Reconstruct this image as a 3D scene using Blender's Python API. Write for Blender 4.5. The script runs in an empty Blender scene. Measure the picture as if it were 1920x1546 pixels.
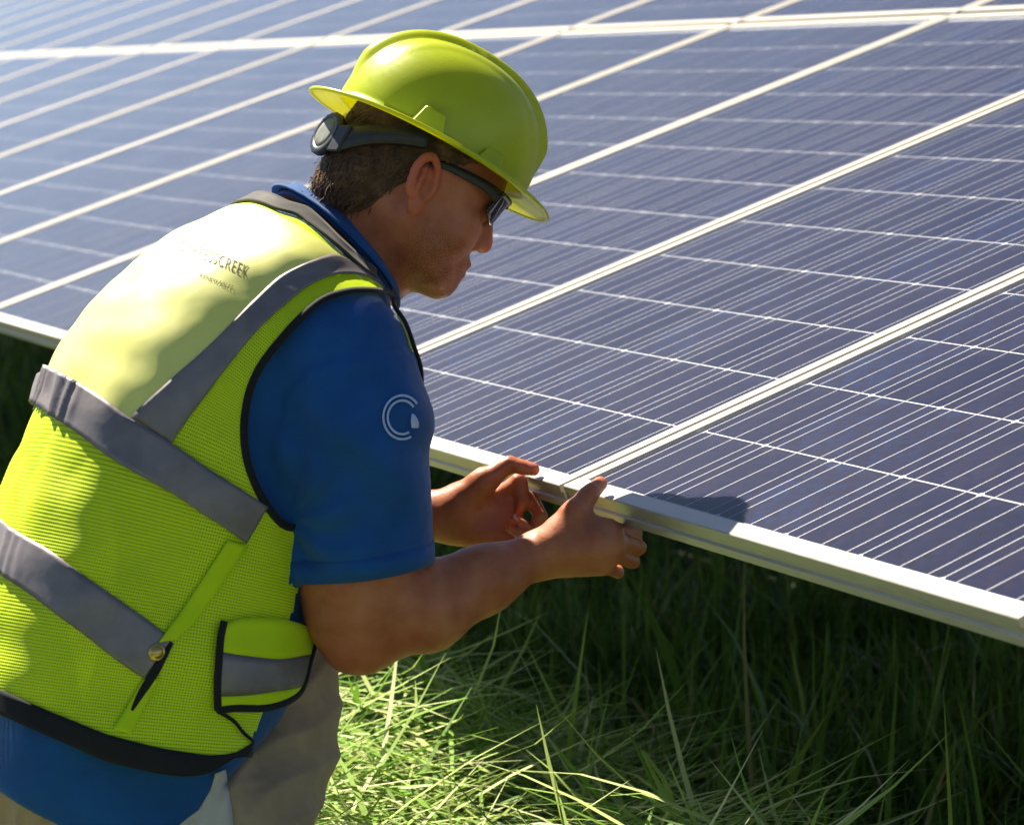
import bpy, bmesh, math, random
import numpy as np
from mathutils import Vector, Matrix

rng = np.random.default_rng(7)
random.seed(7)
SC = bpy.context.scene
COL = SC.collection

# ------------------------------------------------------------------ camera, sky, sun, exposure
TILT = math.radians(19.11)          # tilt of the panel table
EDGE_Z = 0.85                       # height of the low edge of the panels
ROT = np.array([[0.50345023, 0.81640988, -0.28286529],
                [0.07473829, -0.36730282, -0.92709375],
                [-0.86078572, 0.44560469, -0.24593577]])   # camera axes in panel (u, v, n)
CAM_UVN = np.array([6.11656567, -1.20975772, 0.94443546])
FPX, CX, CY = 5076.94, 1492.08, 610.65
UVN = np.array([[1, 0, 0], [0, math.cos(TILT), -math.sin(TILT)], [0, math.sin(TILT), math.cos(TILT)]])
ORG = np.array([0, 0, EDGE_Z])
CAMR = ROT @ UVN.T                  # rows: right, down, forward in the world
CAMP = UVN @ CAM_UVN + ORG

def PT(u, v, n=0.0):
    return UVN @ np.array([u, v, n]) + ORG

def PX(x, y, d):                    # a point at depth d in the direction of a photo pixel
    return CAMP + CAMR.T @ np.array([(x - CX) / FPX * d, (y - CY) / FPX * d, d])

def PROJ(w):
    c = (np.asarray(w) - CAMP) @ CAMR.T
    return np.stack([CX + FPX * c[..., 0] / c[..., 2], CY + FPX * c[..., 1] / c[..., 2], c[..., 2]], -1)

cam = bpy.data.cameras.new('camera')
cam.sensor_width = 36.0
cam.lens = FPX / 1920 * 36
cam.shift_x = -532.08 / 1920
cam.shift_y = -162.35 / 1920
cam.clip_end = 500
cam.dof.use_dof = True
cam.dof.focus_distance = 3.28
cam.dof.aperture_fstop = 8.0
camo = bpy.data.objects.new('camera', cam)
m = np.eye(4); m[:3, 0] = CAMR[0]; m[:3, 1] = -CAMR[1]; m[:3, 2] = -CAMR[2]; m[:3, 3] = CAMP
camo.matrix_world = Matrix(m.tolist())
COL.objects.link(camo)
SC.camera = camo

SUN = np.array([-0.60, -0.165, 0.78]); SUN /= np.linalg.norm(SUN)
W = bpy.data.worlds.new('World'); SC.world = W; W.use_nodes = True
nt = W.node_tree
sky = nt.nodes.new('ShaderNodeTexSky'); sky.sky_type = 'NISHITA'; sky.sun_disc = False
sky.sun_elevation = math.asin(SUN[2]); sky.sun_rotation = math.atan2(SUN[0], SUN[1])
sky.dust_density = 0.3; sky.air_density = 0.6
bg = nt.nodes['Background']; bg.inputs['Strength'].default_value = 0.05
nt.links.new(sky.outputs[0], bg.inputs['Color'])
sl = bpy.data.lights.new('sun', 'SUN'); sl.energy = 5.0; sl.angle = math.radians(0.53); sl.color = (1, 0.91, 0.75)
so = bpy.data.objects.new('sun', sl); COL.objects.link(so)
so.rotation_euler = Vector(SUN.tolist()).to_track_quat('Z', 'Y').to_euler()
so.location = (0, 0, 8)
SC.view_settings.view_transform = 'Standard'
SC.view_settings.look = 'None'
SC.view_settings.gamma = 1
SC.view_settings.use_curve_mapping = False
SC.view_settings.exposure = 1.5
SC.render.engine = 'CYCLES'

# ------------------------------------------------------------------ object helpers
def link(o, parent=None):
    COL.objects.link(o)
    if parent is not None:
        o.parent = parent
    return o

def mesh(name, v, f, mat=None, parent=None, smooth=True, mats=None, midx=None):
    me = bpy.data.meshes.new(name)
    v = np.asarray(v, dtype=np.float64)
    me.from_pydata(v.tolist(), [], [list(map(int, q)) for q in f] if not isinstance(f, np.ndarray) else f.tolist())
    for mm in (mats or ([mat] if mat else [])):
        me.materials.append(mm)
    if midx is not None:
        me.polygons.foreach_set('material_index', np.asarray(midx, dtype=np.int32))
    if smooth:
        me.polygons.foreach_set('use_smooth', np.ones(len(me.polygons), dtype=bool))
    me.update()
    o = bpy.data.objects.new(name, me)
    return link(o, parent)

def empty(name, loc=(0, 0, 0), label=None, cat=None, group=None):
    o = bpy.data.objects.new(name, None); o.location = loc
    o.empty_display_size = 0.1
    link(o); tag(o, label, cat, group)
    return o

def tag(o, label=None, cat=None, group=None, kind=None):
    for k, s in (('label', label), ('category', cat), ('group', group), ('kind', kind)):
        if s: o[k] = s
    return o

def solidify(o, t, offset=-1.0):
    md = o.modifiers.new('solid', 'SOLIDIFY'); md.thickness = t; md.offset = offset
    return o

def box_vf(x0, x1, y0, y1, z0, z1):
    v = [(x, y, z) for z in (z0, z1) for y in (y0, y1) for x in (x0, x1)]
    f = [(0, 2, 3, 1), (4, 5, 7, 6), (0, 1, 5, 4), (2, 6, 7, 3), (0, 4, 6, 2), (1, 3, 7, 5)]
    return v, f

def tube(pts, rad, nseg=8, flat=None, cap=True):
    pts = np.asarray(pts, float); n = len(pts)
    rad = np.broadcast_to(np.asarray(rad, float), (n,))
    T = np.gradient(pts, axis=0); T /= np.linalg.norm(T, axis=1)[:, None] + 1e-12
    if flat is None:
        a = np.array([0.31, 0.2, 0.93]); N = np.cross(T, a)
    else:
        N = np.asarray(flat, float)
        N = N - (N * T).sum(1)[:, None] * T
    N /= np.linalg.norm(N, axis=1)[:, None] + 1e-12
    B = np.cross(T, N)
    k = 0.55 if flat is not None else 1.0
    an = np.linspace(0, 2 * math.pi, nseg, endpoint=False)
    v = pts[:, None] + rad[:, None, None] * (np.cos(an)[None, :, None] * B[:, None] + k * np.sin(an)[None, :, None] * N[:, None])
    v = v.reshape(-1, 3)
    f = []
    for i in range(n - 1):
        for j in range(nseg):
            j2 = (j + 1) % nseg
            f.append((i * nseg + j, i * nseg + j2, (i + 1) * nseg + j2, (i + 1) * nseg + j))
    if cap:
        f.append(tuple(range(nseg))[::-1]); f.append(tuple((n - 1) * nseg + j for j in range(nseg)))
    return v, f

def grid_faces(nu, nv, wrap=False):
    i, j = np.meshgrid(np.arange(nu if wrap else nu - 1), np.arange(nv - 1), indexing='ij')
    i2 = (i + 1) % nu
    return np.stack([i * nv + j, i2 * nv + j, i2 * nv + j + 1, i * nv + j + 1], -1).reshape(-1, 4)

def catmull(P, n):
    P = np.asarray(P, float)
    t = np.linspace(0, len(P) - 1, n)
    i = np.clip(t.astype(int), 0, len(P) - 2); u = (t - i)[:, None] if P.ndim > 1 else t - i
    g = lambda k: P[np.clip(k, 0, len(P) - 1)]
    p0, p1, p2, p3 = g(i - 1), g(i), g(i + 1), g(i + 2)
    p0 = np.where((i == 0)[:, None], 2 * p1 - p2, p0) if P.ndim > 1 else np.where(i == 0, 2 * p1 - p2, p0)
    e = i == len(P) - 2
    p3 = np.where(e[:, None], 2 * p2 - p1, p3) if P.ndim > 1 else np.where(e, 2 * p2 - p1, p3)
    return 0.5 * (2 * p1 + (p2 - p0) * u + (2 * p0 - 5 * p1 + 4 * p2 - p3) * u ** 2 + (3 * p1 - p0 - 3 * p2 + p3) * u ** 3)

def resample(P, n):
    P = np.asarray(P, float)
    d = np.r_[0, np.cumsum(np.linalg.norm(np.diff(P, axis=0), axis=1))]
    t = np.linspace(0, d[-1], n)
    return np.stack([np.interp(t, d, P[:, k]) for k in range(P.shape[1])], 1)

# ------------------------------------------------------------------ material helpers
class Mat:
    def __init__(s, name):
        s.m = bpy.data.materials.new(name); s.m.use_nodes = True
        s.nt = s.m.node_tree; s.n = s.nt.nodes
        s.b = s.n['Principled BSDF']; s.out = s.n['Material Output']
    def node(s, t, **kw):
        x = s.n.new(t)
        for k, v in kw.items():
            if k in ('inp',):
                for a, b in v.items(): x.inputs[a].default_value = b
            else: setattr(x, k, v)
        return x
    def link(s, a, b): s.nt.links.new(a, b)
    def set(s, **kw):
        names = dict(color='Base Color', rough='Roughness', metal='Metallic', spec='Specular IOR Level', sss='Subsurface Weight',
                     ssr='Subsurface Radius', sss_scale='Subsurface Scale', coat='Coat Weight', coat_rough='Coat Roughness', sheen='Sheen Weight', trans='Transmission Weight', ior='IOR')
        for k, v in kw.items():
            if k == 'color' and len(v) == 3: v = (*v, 1)
            s.b.inputs[names[k]].default_value = v
        return s
    def coords(s, kind='Object', scale=None):
        tc = s.node('ShaderNodeTexCoord'); o = tc.outputs[kind]
        if scale is not None:
            mp = s.node('ShaderNodeMapping'); mp.inputs['Scale'].default_value = scale
            s.link(o, mp.inputs[0]); o = mp.outputs[0]
        return o
    def noise(s, vec, scale, detail=4, rough=0.55):
        x = s.node('ShaderNodeTexNoise'); x.inputs['Scale'].default_value = scale
        x.inputs['Detail'].default_value = detail; x.inputs['Roughness'].default_value = rough
        if vec is not None: s.link(vec, x.inputs['Vector'])
        return x.outputs[0]
    def ramp(s, fac, stops):
        r = s.node('ShaderNodeValToRGB'); e = r.color_ramp.elements
        while len(e) < len(stops): e.new(0.5)
        for el, (p, c) in zip(e, stops): el.position = p; el.color = (*c, 1) if len(c) == 3 else c
        s.link(fac, r.inputs[0]); return r.outputs[0]
    def bump(s, h, strength, dist=0.002, prev=None):
        b = s.node('ShaderNodeBump'); b.inputs['Strength'].default_value = strength; b.inputs['Distance'].default_value = dist
        s.link(h, b.inputs['Height'])
        if prev is not None: s.link(prev, b.inputs['Normal'])
        s.link(b.outputs[0], s.b.inputs['Normal']); return b.outputs[0]
    def translucent(s, color, fac):
        t = s.node('ShaderNodeBsdfTranslucent'); t.inputs[0].default_value = (*color, 1)
        mx = s.node('ShaderNodeMixShader'); mx.inputs[0].default_value = fac
        s.link(s.b.outputs[0], mx.inputs[1]); s.link(t.outputs[0], mx.inputs[2]); s.link(mx.outputs[0], s.out.inputs[0])
        return t, mx

def simple(name, color, rough=0.5, metal=0.0, nscale=60, var=0.15, bump=0.1):
    M = Mat(name).set(rough=rough, metal=metal)
    v = M.coords(); n = M.noise(v, nscale)
    c = np.array(color)
    M.link(M.ramp(n, [(0.3, tuple(c * (1 - var))), (0.7, tuple(np.minimum(c * (1 + var), 1)))]), M.b.inputs['Base Color'])
    if bump: M.bump(n, bump)
    return M.m

def m_soil():
    M = Mat('soil').set(rough=0.95)
    v = M.coords(); n = M.noise(v, 9, 8)
    M.link(M.ramp(n, [(0.3, (0.03, 0.04, 0.012)), (0.6, (0.06, 0.07, 0.022)), (0.8, (0.10, 0.085, 0.04))]), M.b.inputs['Base Color'])
    M.bump(n, 0.8, 0.05)
    return M.m

def m_grass(name, stops, tr=0.35, rough=0.5):
    M = Mat(name).set(rough=rough, spec=0.25)
    a = M.node('ShaderNodeAttribute'); a.attribute_name = 'tint'
    c = M.ramp(a.outputs['Fac'], stops)
    M.link(c, M.b.inputs['Base Color'])
    t, mx = M.translucent((0.1, 0.2, 0.02), tr)
    M.link(c, t.inputs[0])
    return M.m

MAT = {}
MAT['soil'] = m_soil()
MAT['grass'] = m_grass('grass_blade', [(0.0, (0.035, 0.085, 0.012)), (0.45, (0.12, 0.21, 0.025)), (0.8, (0.27, 0.34, 0.055)), (0.93, (0.22, 0.20, 0.07)), (1.0, (0.42, 0.34, 0.16))])
MAT['hay'] = m_grass('cut_grass_blade', [(0.0, (0.07, 0.16, 0.02)), (0.35, (0.16, 0.32, 0.03)), (0.65, (0.38, 0.50, 0.12)), (1.0, (0.70, 0.69, 0.42))], 0.3, 0.65)

def m_alu():
    M = Mat('anodised_aluminium').set(metal=0.4, rough=0.42, color=(0.72, 0.70, 0.66))
    v = M.coords(scale=(2, 60, 60)); n = M.noise(v, 14, 5)
    M.link(M.ramp(n, [(0.3, (0.37, 0.34, 0.285)), (0.75, (0.50, 0.47, 0.41))]), M.b.inputs['Base Color'])
    r = M.ramp(n, [(0.2, (0.35,) * 3), (0.8, (0.5,) * 3)]); M.link(r, M.b.inputs['Roughness'])
    M.bump(n, 0.05)
    return M.m
MAT['alu'] = m_alu()
MAT['steel'] = simple('galvanised_steel', (0.35, 0.36, 0.37), 0.5, 0.8, 30)

def m_cell():
    M = Mat('polycrystalline_cell').set(rough=0.4, spec=0.08)
    v = M.coords('Object')
    oi = M.node('ShaderNodeObjectInfo')
    vo = M.node('ShaderNodeTexVoronoi'); vo.inputs['Scale'].default_value = 90
    M.link(v, vo.inputs['Vector'])
    add = M.node('ShaderNodeMath', operation='MULTIPLY_ADD'); add.inputs[1].default_value = 0.45
    sep = M.node('ShaderNodeSeparateColor'); M.link(vo.outputs['Color'], sep.inputs[0])
    mul = M.node('ShaderNodeMath', operation='MULTIPLY'); mul.inputs[1].default_value = 0.55
    M.link(oi.outputs['Random'], mul.inputs[0])
    M.link(sep.outputs[0], add.inputs[0]); M.link(mul.outputs[0], add.inputs[2])
    M.link(M.ramp(add.outputs[0], [(0.0, (0.0015, 0.0018, 0.014)), (0.3, (0.003, 0.004, 0.032)), (0.6, (0.010, 0.0065, 0.028)), (1.0, (0.006, 0.016, 0.066))]), M.b.inputs['Base Color'])
    return M.m
MAT['cell'] = m_cell()
MAT['busbar'] = simple('tinned_busbar', (0.52, 0.52, 0.54), 0.4, 0.4, 80, 0.1, 0)
MAT['backsheet'] = simple('white_backsheet', (0.58, 0.59, 0.63), 0.6, 0, 20, 0.05, 0)

def m_glass():
    M = Mat('panel_glass')
    tr = M.node('ShaderNodeBsdfTransparent'); tr.inputs[0].default_value = (0.95, 0.96, 0.97, 1)
    gl = M.node('ShaderNodeBsdfGlossy'); gl.inputs['Roughness'].default_value = 0.06
    v = M.coords('Object'); n = M.noise(v, 3.5, 6, 0.7); n2 = M.noise(v, 900, 2)
    M.link(M.ramp(n, [(0.3, (0.05,) * 3), (0.75, (0.16,) * 3)]), gl.inputs['Roughness'])
    fr = M.node('ShaderNodeFresnel'); fr.inputs[0].default_value = 1.25
    mx = M.node('ShaderNodeMixShader')
    M.link(fr.outputs[0], mx.inputs[0]); M.link(tr.outputs[0], mx.inputs[1]); M.link(gl.outputs[0], mx.inputs[2])
    # thin film of dust
    df = M.node('ShaderNodeBsdfDiffuse'); df.inputs[0].default_value = (0.55, 0.52, 0.48, 1)
    mx2 = M.node('ShaderNodeMixShader')
    M.link(M.ramp(n, [(0.25, (0.002,) * 3), (0.8, (0.014,) * 3)]), mx2.inputs[0])
    M.link(mx.outputs[0], mx2.inputs[1]); M.link(df.outputs[0], mx2.inputs[2])
    M.link(mx2.outputs[0], M.out.inputs[0])
    return M.m
MAT['glass'] = m_glass()

# ------------------------------------------------------------------ ground
def make_ground():
    n = 90
    t = np.linspace(-1, 1, n); g = np.sign(t) * (np.abs(t) ** 2.2) * 140
    x, y = np.meshgrid(g + 2, g + 0.5, indexing='ij')
    z = 0.03 * np.sin(x * 1.7 + 0.4) * np.cos(y * 2.1) - 0.02
    o = mesh('ground', np.stack([x, y, z], -1).reshape(-1, 3), grid_faces(n, n), MAT['soil'])
    tag(o, 'dark soil ground under the grass', None, None, 'structure')
make_ground()

def blades(name, base, length, width, bend, tilt, azim, tint, mat, label, cat, segs=4):
    n = len(base)
    t = np.linspace(0, 1, segs + 1)
    # centre line: rises with tilt growing along the blade
    d = np.stack([np.cos(azim), np.sin(azim)], -1)
    ang = tilt[:, None] + bend[:, None] * t[None] ** 1.3
    ds = length[:, None] / segs
    r = np.concatenate([np.zeros((n, 1)), np.cumsum(np.sin((ang[:, 1:] + ang[:, :-1]) / 2) * ds, 1)], 1)
    z = np.concatenate([np.zeros((n, 1)), np.cumsum(np.cos((ang[:, 1:] + ang[:, :-1]) / 2) * ds, 1)], 1)
    z = np.maximum(z + base[:, 2:3], 0.012)
    cx = base[:, 0:1] + d[:, 0:1] * r; cy = base[:, 1:2] + d[:, 1:2] * r
    sa = azim + math.pi / 2 + rng.normal(0, 0.5, n)
    sx, sy = np.cos(sa)[:, None], np.sin(sa)[:, None]
    w = width[:, None] * (1 - t[None] ** 2.2) * 0.5 + 0.0002
    L = np.stack([cx - sx * w, cy - sy * w, z], -1); Rr = np.stack([cx + sx * w, cy + sy * w, z], -1)
    v = np.stack([L, Rr], 2).reshape(n, -1, 3)
    k = 2 * (segs + 1)
    f0 = np.array([[2 * i, 2 * i + 1, 2 * i + 3, 2 * i + 2] for i in range(segs)])
    f = (np.arange(n)[:, None, None] * k + f0[None]).reshape(-1, 4)
    me = bpy.data.meshes.new(name)
    V = v.reshape(-1, 3)
    me.vertices.add(len(V)); me.vertices.foreach_set('co', V.astype(np.float32).ravel())
    me.loops.add(f.size); me.loops.foreach_set('vertex_index', f.ravel().astype(np.int32))
    me.polygons.add(len(f)); me.polygons.foreach_set('loop_start', np.arange(0, f.size, 4, dtype=np.int32))
    me.polygons.foreach_set('use_smooth', np.ones(len(f), dtype=bool))
    at = me.attributes.new('tint', 'FLOAT', 'POINT'); at.data.foreach_set('value', np.repeat(tint, k).astype(np.float32))
    me.materials.append(mat); me.update(calc_edges=True)
    o = bpy.data.objects.new(name, me); link(o)
    tag(o, label, cat, None, 'stuff')
    return o

def make_grass():
    # upright tall grass under and in front of the table: dense near, thinner far away
    def tall(n, x0, x1, y0, y1, hs, ws):
        x = rng.uniform(x0, x1, n); y = rng.uniform(y0, y1, n)
        clump = 0.5 + 0.5 * np.sin(x * 5.3 + 1.1 * np.sin(y * 3)) * np.sin(y * 4.7 + 0.8 * np.sin(x * 2.3))
        h = hs * (0.45 + 0.75 * clump * rng.random(n) + 0.35 * rng.random(n) ** 3)
        return np.stack([x, y, np.zeros(n)], -1), h, ws * (0.6 + 0.8 * rng.random(n))
    parts = [tall(11000, 0.6, 4.4, 0.24, 2.2, 0.30, 0.0115), tall(300, 1.6, 4.0, 0.1, 1.2, 0.52, 0.014), tall(11000, -3.5, 1.0, 0.1, 4.2, 0.30, 0.010),
             tall(9000, -9, 3, 2.0, 7.5, 0.32, 0.013), tall(7000, -10, -3, -1.0, 2.6, 0.32, 0.013), tall(1500, 1.0, 4.6, -1.0, 0.2, 0.2, 0.007), tall(2500, -5, 1.0, -2.2, 0.2, 0.26, 0.009)]
    b = np.concatenate([p[0] for p in parts]); h = np.concatenate([p[1] for p in parts]); w = np.concatenate([p[2] for p in parts])
    n = len(b)
    tint = np.clip(rng.beta(2.2, 3.2, n) + 0.0, 0, 1)
    dry = rng.random(n) < 0.03; tint[dry] = rng.uniform(0.93, 1, dry.sum())
    blades('tall_grass', b, h, w, rng.normal(0.85, 0.75, n).clip(-0.2, 2.6), np.abs(rng.normal(0.10, 0.24, n)), rng.uniform(0, 2 * math.pi, n), tint, MAT['grass'],
           'tall green grass blades in the shade under the panel table', 'grass')
    # cut grass lying flat in the sun in front of the table
    n = 24000
    x = rng.uniform(0.9, 4.0, n); y = rng.uniform(-1.0, 0.62, n)
    top = np.interp(y, [-1.0, -0.5, 0.12, 0.62], [0.26, 0.42, 0.47, 0.15]) * (0.85 + 0.15 * np.sin(x * 6 + 2 * np.sin(y * 5)))
    z = 0.03 + (top - 0.03) * rng.random(n) ** 0.7
    base = np.stack([x, y, z], -1)
    tint = np.clip(rng.beta(2, 1.4, n), 0, 1)
    az = rng.normal(0.9, 0.75, n) + math.pi * (rng.random(n) < 0.5)
    blades('cut_grass', base, rng.uniform(0.10, 0.34, n), rng.uniform(0.0045, 0.0105, n), rng.normal(0.22, 0.4, n), rng.normal(1.36, 0.2, n), az, tint, MAT['hay'],
           'pale cut grass lying flat in the sun beside the worker', 'grass', segs=3)
make_grass()

# ------------------------------------------------------------------ solar panels
PITCH, PW, PL, RT = 1.012, 1.000, 2.0355, 0.032
CW, CL = 0.158, 0.164
RW_S, RW_E = 0.021, 0.026

def rail_profile(length, width, thick, groove):
    # extruded aluminium rail along +x, outer face at y = 0, top at z = 0
    g = 0.003 if groove else 0.0012
    pr = [(0.0012, 0), (0, -0.0012), (0, -thick * 0.30), (g, -thick * 0.36), (g, -thick * 0.62), (0, -thick * 0.68), (0, -thick + 0.001), (0.001, -thick),
          (width, -thick), (width, -thick + 0.0025), (0.006, -thick + 0.0025), (0.006, -0.009), (width, -0.009), (width, -0.0008), (width - 0.0008, 0)]
    n = len(pr)
    v = [(0, a, b) for a, b in pr] + [(length, a, b) for a, b in pr]
    f = [(i, (i + 1) % n, n + (i + 1) % n, n + i) for i in range(n)]
    f += [tuple(range(n))[::-1], tuple(range(n, 2 * n))]
    return v, f

def mesh_data(name, v, f, mats, midx=None):
    me = bpy.data.meshes.new(name); me.from_pydata([tuple(map(float, p)) for p in v], [], [tuple(q) for q in f])
    for mm in mats: me.materials.append(mm)
    if midx is not None: me.polygons.foreach_set('material_index', midx)
    me.update(); return me

RAIL_LONG = mesh_data('frame_rail_long', *rail_profile(PL - 2 * RW_E, RW_S, RT, False), [MAT['alu']])
RAIL_SHORT = mesh_data('frame_rail_short', *rail_profile(PW, RW_E, RT, True), [MAT['alu']])
v, f = box_vf(RW_S - 0.004, PW - RW_S + 0.004, RW_E - 0.004, PL - RW_E + 0.004, -0.0072, -0.0060)
BACK = mesh_data('backsheet', v, f, [MAT['backsheet']])
v, f = box_vf(RW_S, PW - RW_S, RW_E, PL - RW_E, -0.0020, -0.0017)
GLASS = mesh_data('glass_pane', [q for q in v if q[2] > -0.0018], [(0, 1, 3, 2)], [MAT['glass']])

def cell_geo():
    hw, hl, c = CW / 2 - 0.0010, CL / 2 - 0.0012, 0.004
    z0, z1 = -0.00595, -0.00585
    ring = [(-hw + c, -hl), (hw - c, -hl), (hw, -hl + c), (hw, hl - c), (hw - c, hl), (-hw + c, hl), (-hw, hl - c), (-hw, -hl + c)]
    v = [(x, y, z0) for x, y in ring] + [(x, y, z1) for x, y in ring]
    f = [tuple(range(8, 16))] + [(i, (i + 1) % 8, 8 + (i + 1) % 8, 8 + i) for i in range(8)]
    mi = [0] * len(f)
    for k in (-1, 0, 1):
        x = k * CW / 3; b = len(v); w = 0.0008
        v += [(x - w, -CL / 2, z1 + 0.00012), (x + w, -CL / 2, z1 + 0.00012), (x + w, CL / 2, z1 + 0.00012), (x - w, CL / 2, z1 + 0.00012)]
        f.append((b, b + 1, b + 2, b + 3)); mi.append(1)
    return v, f, mi
cv, cf, cmi = cell_geo()
CELL = mesh_data('cell', cv, cf, [MAT['cell'], MAT['busbar']], cmi)
allv, allf, allm = [], [], []
CELL_POS = []
for r in range(12):
    for c in range(6):
        CELL_POS.append(((PW - 6 * CW) / 2 + (c + 0.5) * CW, (PL - 12 * CL) / 2 + (r + 0.5) * CL))
for x, y in CELL_POS:
    b = len(allv); allv += [(p[0] + x, p[1] + y, p[2]) for p in cv]
    allf += [tuple(q + b for q in ff) for ff in cf]; allm += cmi
CELLS_JOINED = mesh_data('cell_array', allv, allf, [MAT['cell'], MAT['busbar']], allm)

ORD = ['first', 'second', 'third', 'fourth', 'fifth', 'sixth', 'seventh', 'eighth', 'ninth', 'tenth', 'eleventh', 'twelfth', 'thirteenth', 'fourteenth', 'fifteenth', 'sixteenth', 'seventeenth', 'eighteenth', 'nineteenth', 'twentieth']
R3 = Matrix(UVN.tolist()).to_4x4()

def make_panel(iu, row, label, cells):
    jit = random.uniform(-0.0015, 0.0015)
    o = empty('solar_panel', (0, 0, 0), label, 'solar panel', 'solar panels of the tilted table')
    o.matrix_world = Matrix.Translation(PT(iu * PITCH + 0.006, row * (PL + 0.022) + jit, random.uniform(-0.0008, 0.0008)).tolist()) @ R3
    def ch(name, me, loc=(0, 0, 0), rz=0, mirror=False):
        q = bpy.data.objects.new(name, me); link(q, o); q.location = loc; q.rotation_euler = (0, 0, rz)
        return q
    ch('frame_rail', RAIL_SHORT)
    ch('frame_rail', RAIL_SHORT, (PW, PL, 0), math.pi)
    ch('frame_rail', RAIL_LONG, (0, PL - RW_E, 0), -math.pi / 2)
    ch('frame_rail', RAIL_LONG, (PW, RW_E, 0), math.pi / 2)
    ch('backsheet', BACK); ch('glass_pane', GLASS)
    if cells:
        for x, y in CELL_POS: ch('cell', CELL, (x, y, 0))
    else:
        q = ch('cell_array', CELLS_JOINED); q['kind'] = 'stuff'
    return o

LOW = {3: 'panel under the right hand, its corner at the right edge', 2: 'panel behind the two hands, left of the joint they hold',
       1: 'panel behind the sleeve and in front of the chin', 0: 'panel just behind the hard hat and chest', 4: 'panel beyond the right edge, next to the gripped one'}
for iu in range(-10, 5):
    lab = ('blue grid solar ' + LOW[iu] + ', lower row') if iu in LOW else 'lower row solar panel, %s to the left of the one behind the hard hat' % ORD[-iu - 1]
    make_panel(iu, 0, lab, iu >= -4)
for iu in range(-15, 4):
    lab = {2: 'upper row solar panel just past the right edge of the photo', 3: 'upper row solar panel farthest right, past the photo edge'}.get(
        iu, 'upper row solar panel, %s counted from the right edge of the photo' % ORD[max(0, min(1 - iu, 19))])
    make_panel(iu, 1, lab, False)

def make_rack():
    o = empty('mounting_rack', (2, 1.9, 0), 'galvanised steel rack carrying the tilted solar panels', 'rack')
    o.location = (0, 0, 0)
    x0, x1 = -10 * PITCH, 4 * PITCH
    for vv in (0.45, 1.6, 2.5, 3.6):
        v, f = box_vf(x0, x1, vv - 0.025, vv + 0.025, -RT - 0.062, -RT - 0.002)
        mesh('purlin', [PT(*p) for p in v], f, MAT['steel'], o, False)
    for k in range(-3, 1):
        x = k * 3.2 + 0.9
        v, f = box_vf(x - 0.03, x + 0.03, 0.3, 3.8, -RT - 0.145, -RT - 0.064)
        mesh('rafter', [PT(*p) for p in v], f, MAT['steel'], o, False)
        zt = PT(x, 2.15, -RT - 0.15)[2]; yy = PT(x, 2.15, 0)[1]
        v, f = box_vf(x - 0.045, x + 0.045, yy - 0.06, yy + 0.06, -0.3, zt)
        mesh('post', v, f, MAT['steel'], o, False)
    for iu in range(-9, 4):
        for vv in (PL + 0.011,):
            v, f = box_vf(iu * PITCH - 0.014, iu * PITCH + 0.014, vv - 0.008, vv + 0.008, -RT, 0.004)
            mesh('clamp', [PT(*p) for p in v], f, MAT['steel'], o, False)
make_rack()

# ------------------------------------------------------------------ implicit surfaces for the body
def smin(a, b, k):
    h = np.maximum(k - np.abs(a - b), 0) / k
    return np.minimum(a, b) - h * h * k * 0.25

def smax(a, b, k): return -smin(-a, -b, k)

def d_cone(p, a, b, ra, rb):
    a = np.asarray(a); b = np.asarray(b)
    ba = b - a; t = np.clip(((p - a) @ ba) / (ba @ ba), 0, 1)
    return np.linalg.norm(p - a - t[:, None] * ba, axis=1) - (ra + (rb - ra) * t)

def d_ell(p, c, ax, r):
    q = (p - c) @ ax.T / r
    k = np.linalg.norm(q, axis=1)
    g = np.linalg.norm(q / r, axis=1) + 1e-9
    return k * (k - 1) / g

FAR = 0.12
class Field:
    """smooth union of primitives, each evaluated only near itself"""
    def __init__(s): s.ops = []
    def cone(s, a, b, ra, rb, k=0.01, sub=False):
        a = np.asarray(a, float); b = np.asarray(b, float)
        s.ops.append((lambda p: d_cone(p, a, b, ra, rb), (a + b) / 2, np.linalg.norm(b - a) / 2 + max(ra, rb), k, sub)); return s
    def ell(s, c, ax, r, k=0.01, sub=False):
        c = np.asarray(c, float); r = np.asarray(r, float)
        s.ops.append((lambda p: d_ell(p, c, ax, r), c, r.max(), k, sub)); return s
    def fn(s, f, c, R, k=0.01, sub=False):
        s.ops.append((f, np.asarray(c, float), R, k, sub)); return s
    def __call__(s, p):
        D = np.full(len(p), FAR)
        for f, c, R, k, sub in s.ops:
            i = np.nonzero(((p - c) ** 2).sum(1) < (R + FAR * 0.7) ** 2)[0]
            if len(i) == 0: continue
            d = f(p[i])
            D[i] = smax(D[i], -d, k) if sub else smin(D[i], d, k)
        return D

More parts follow.
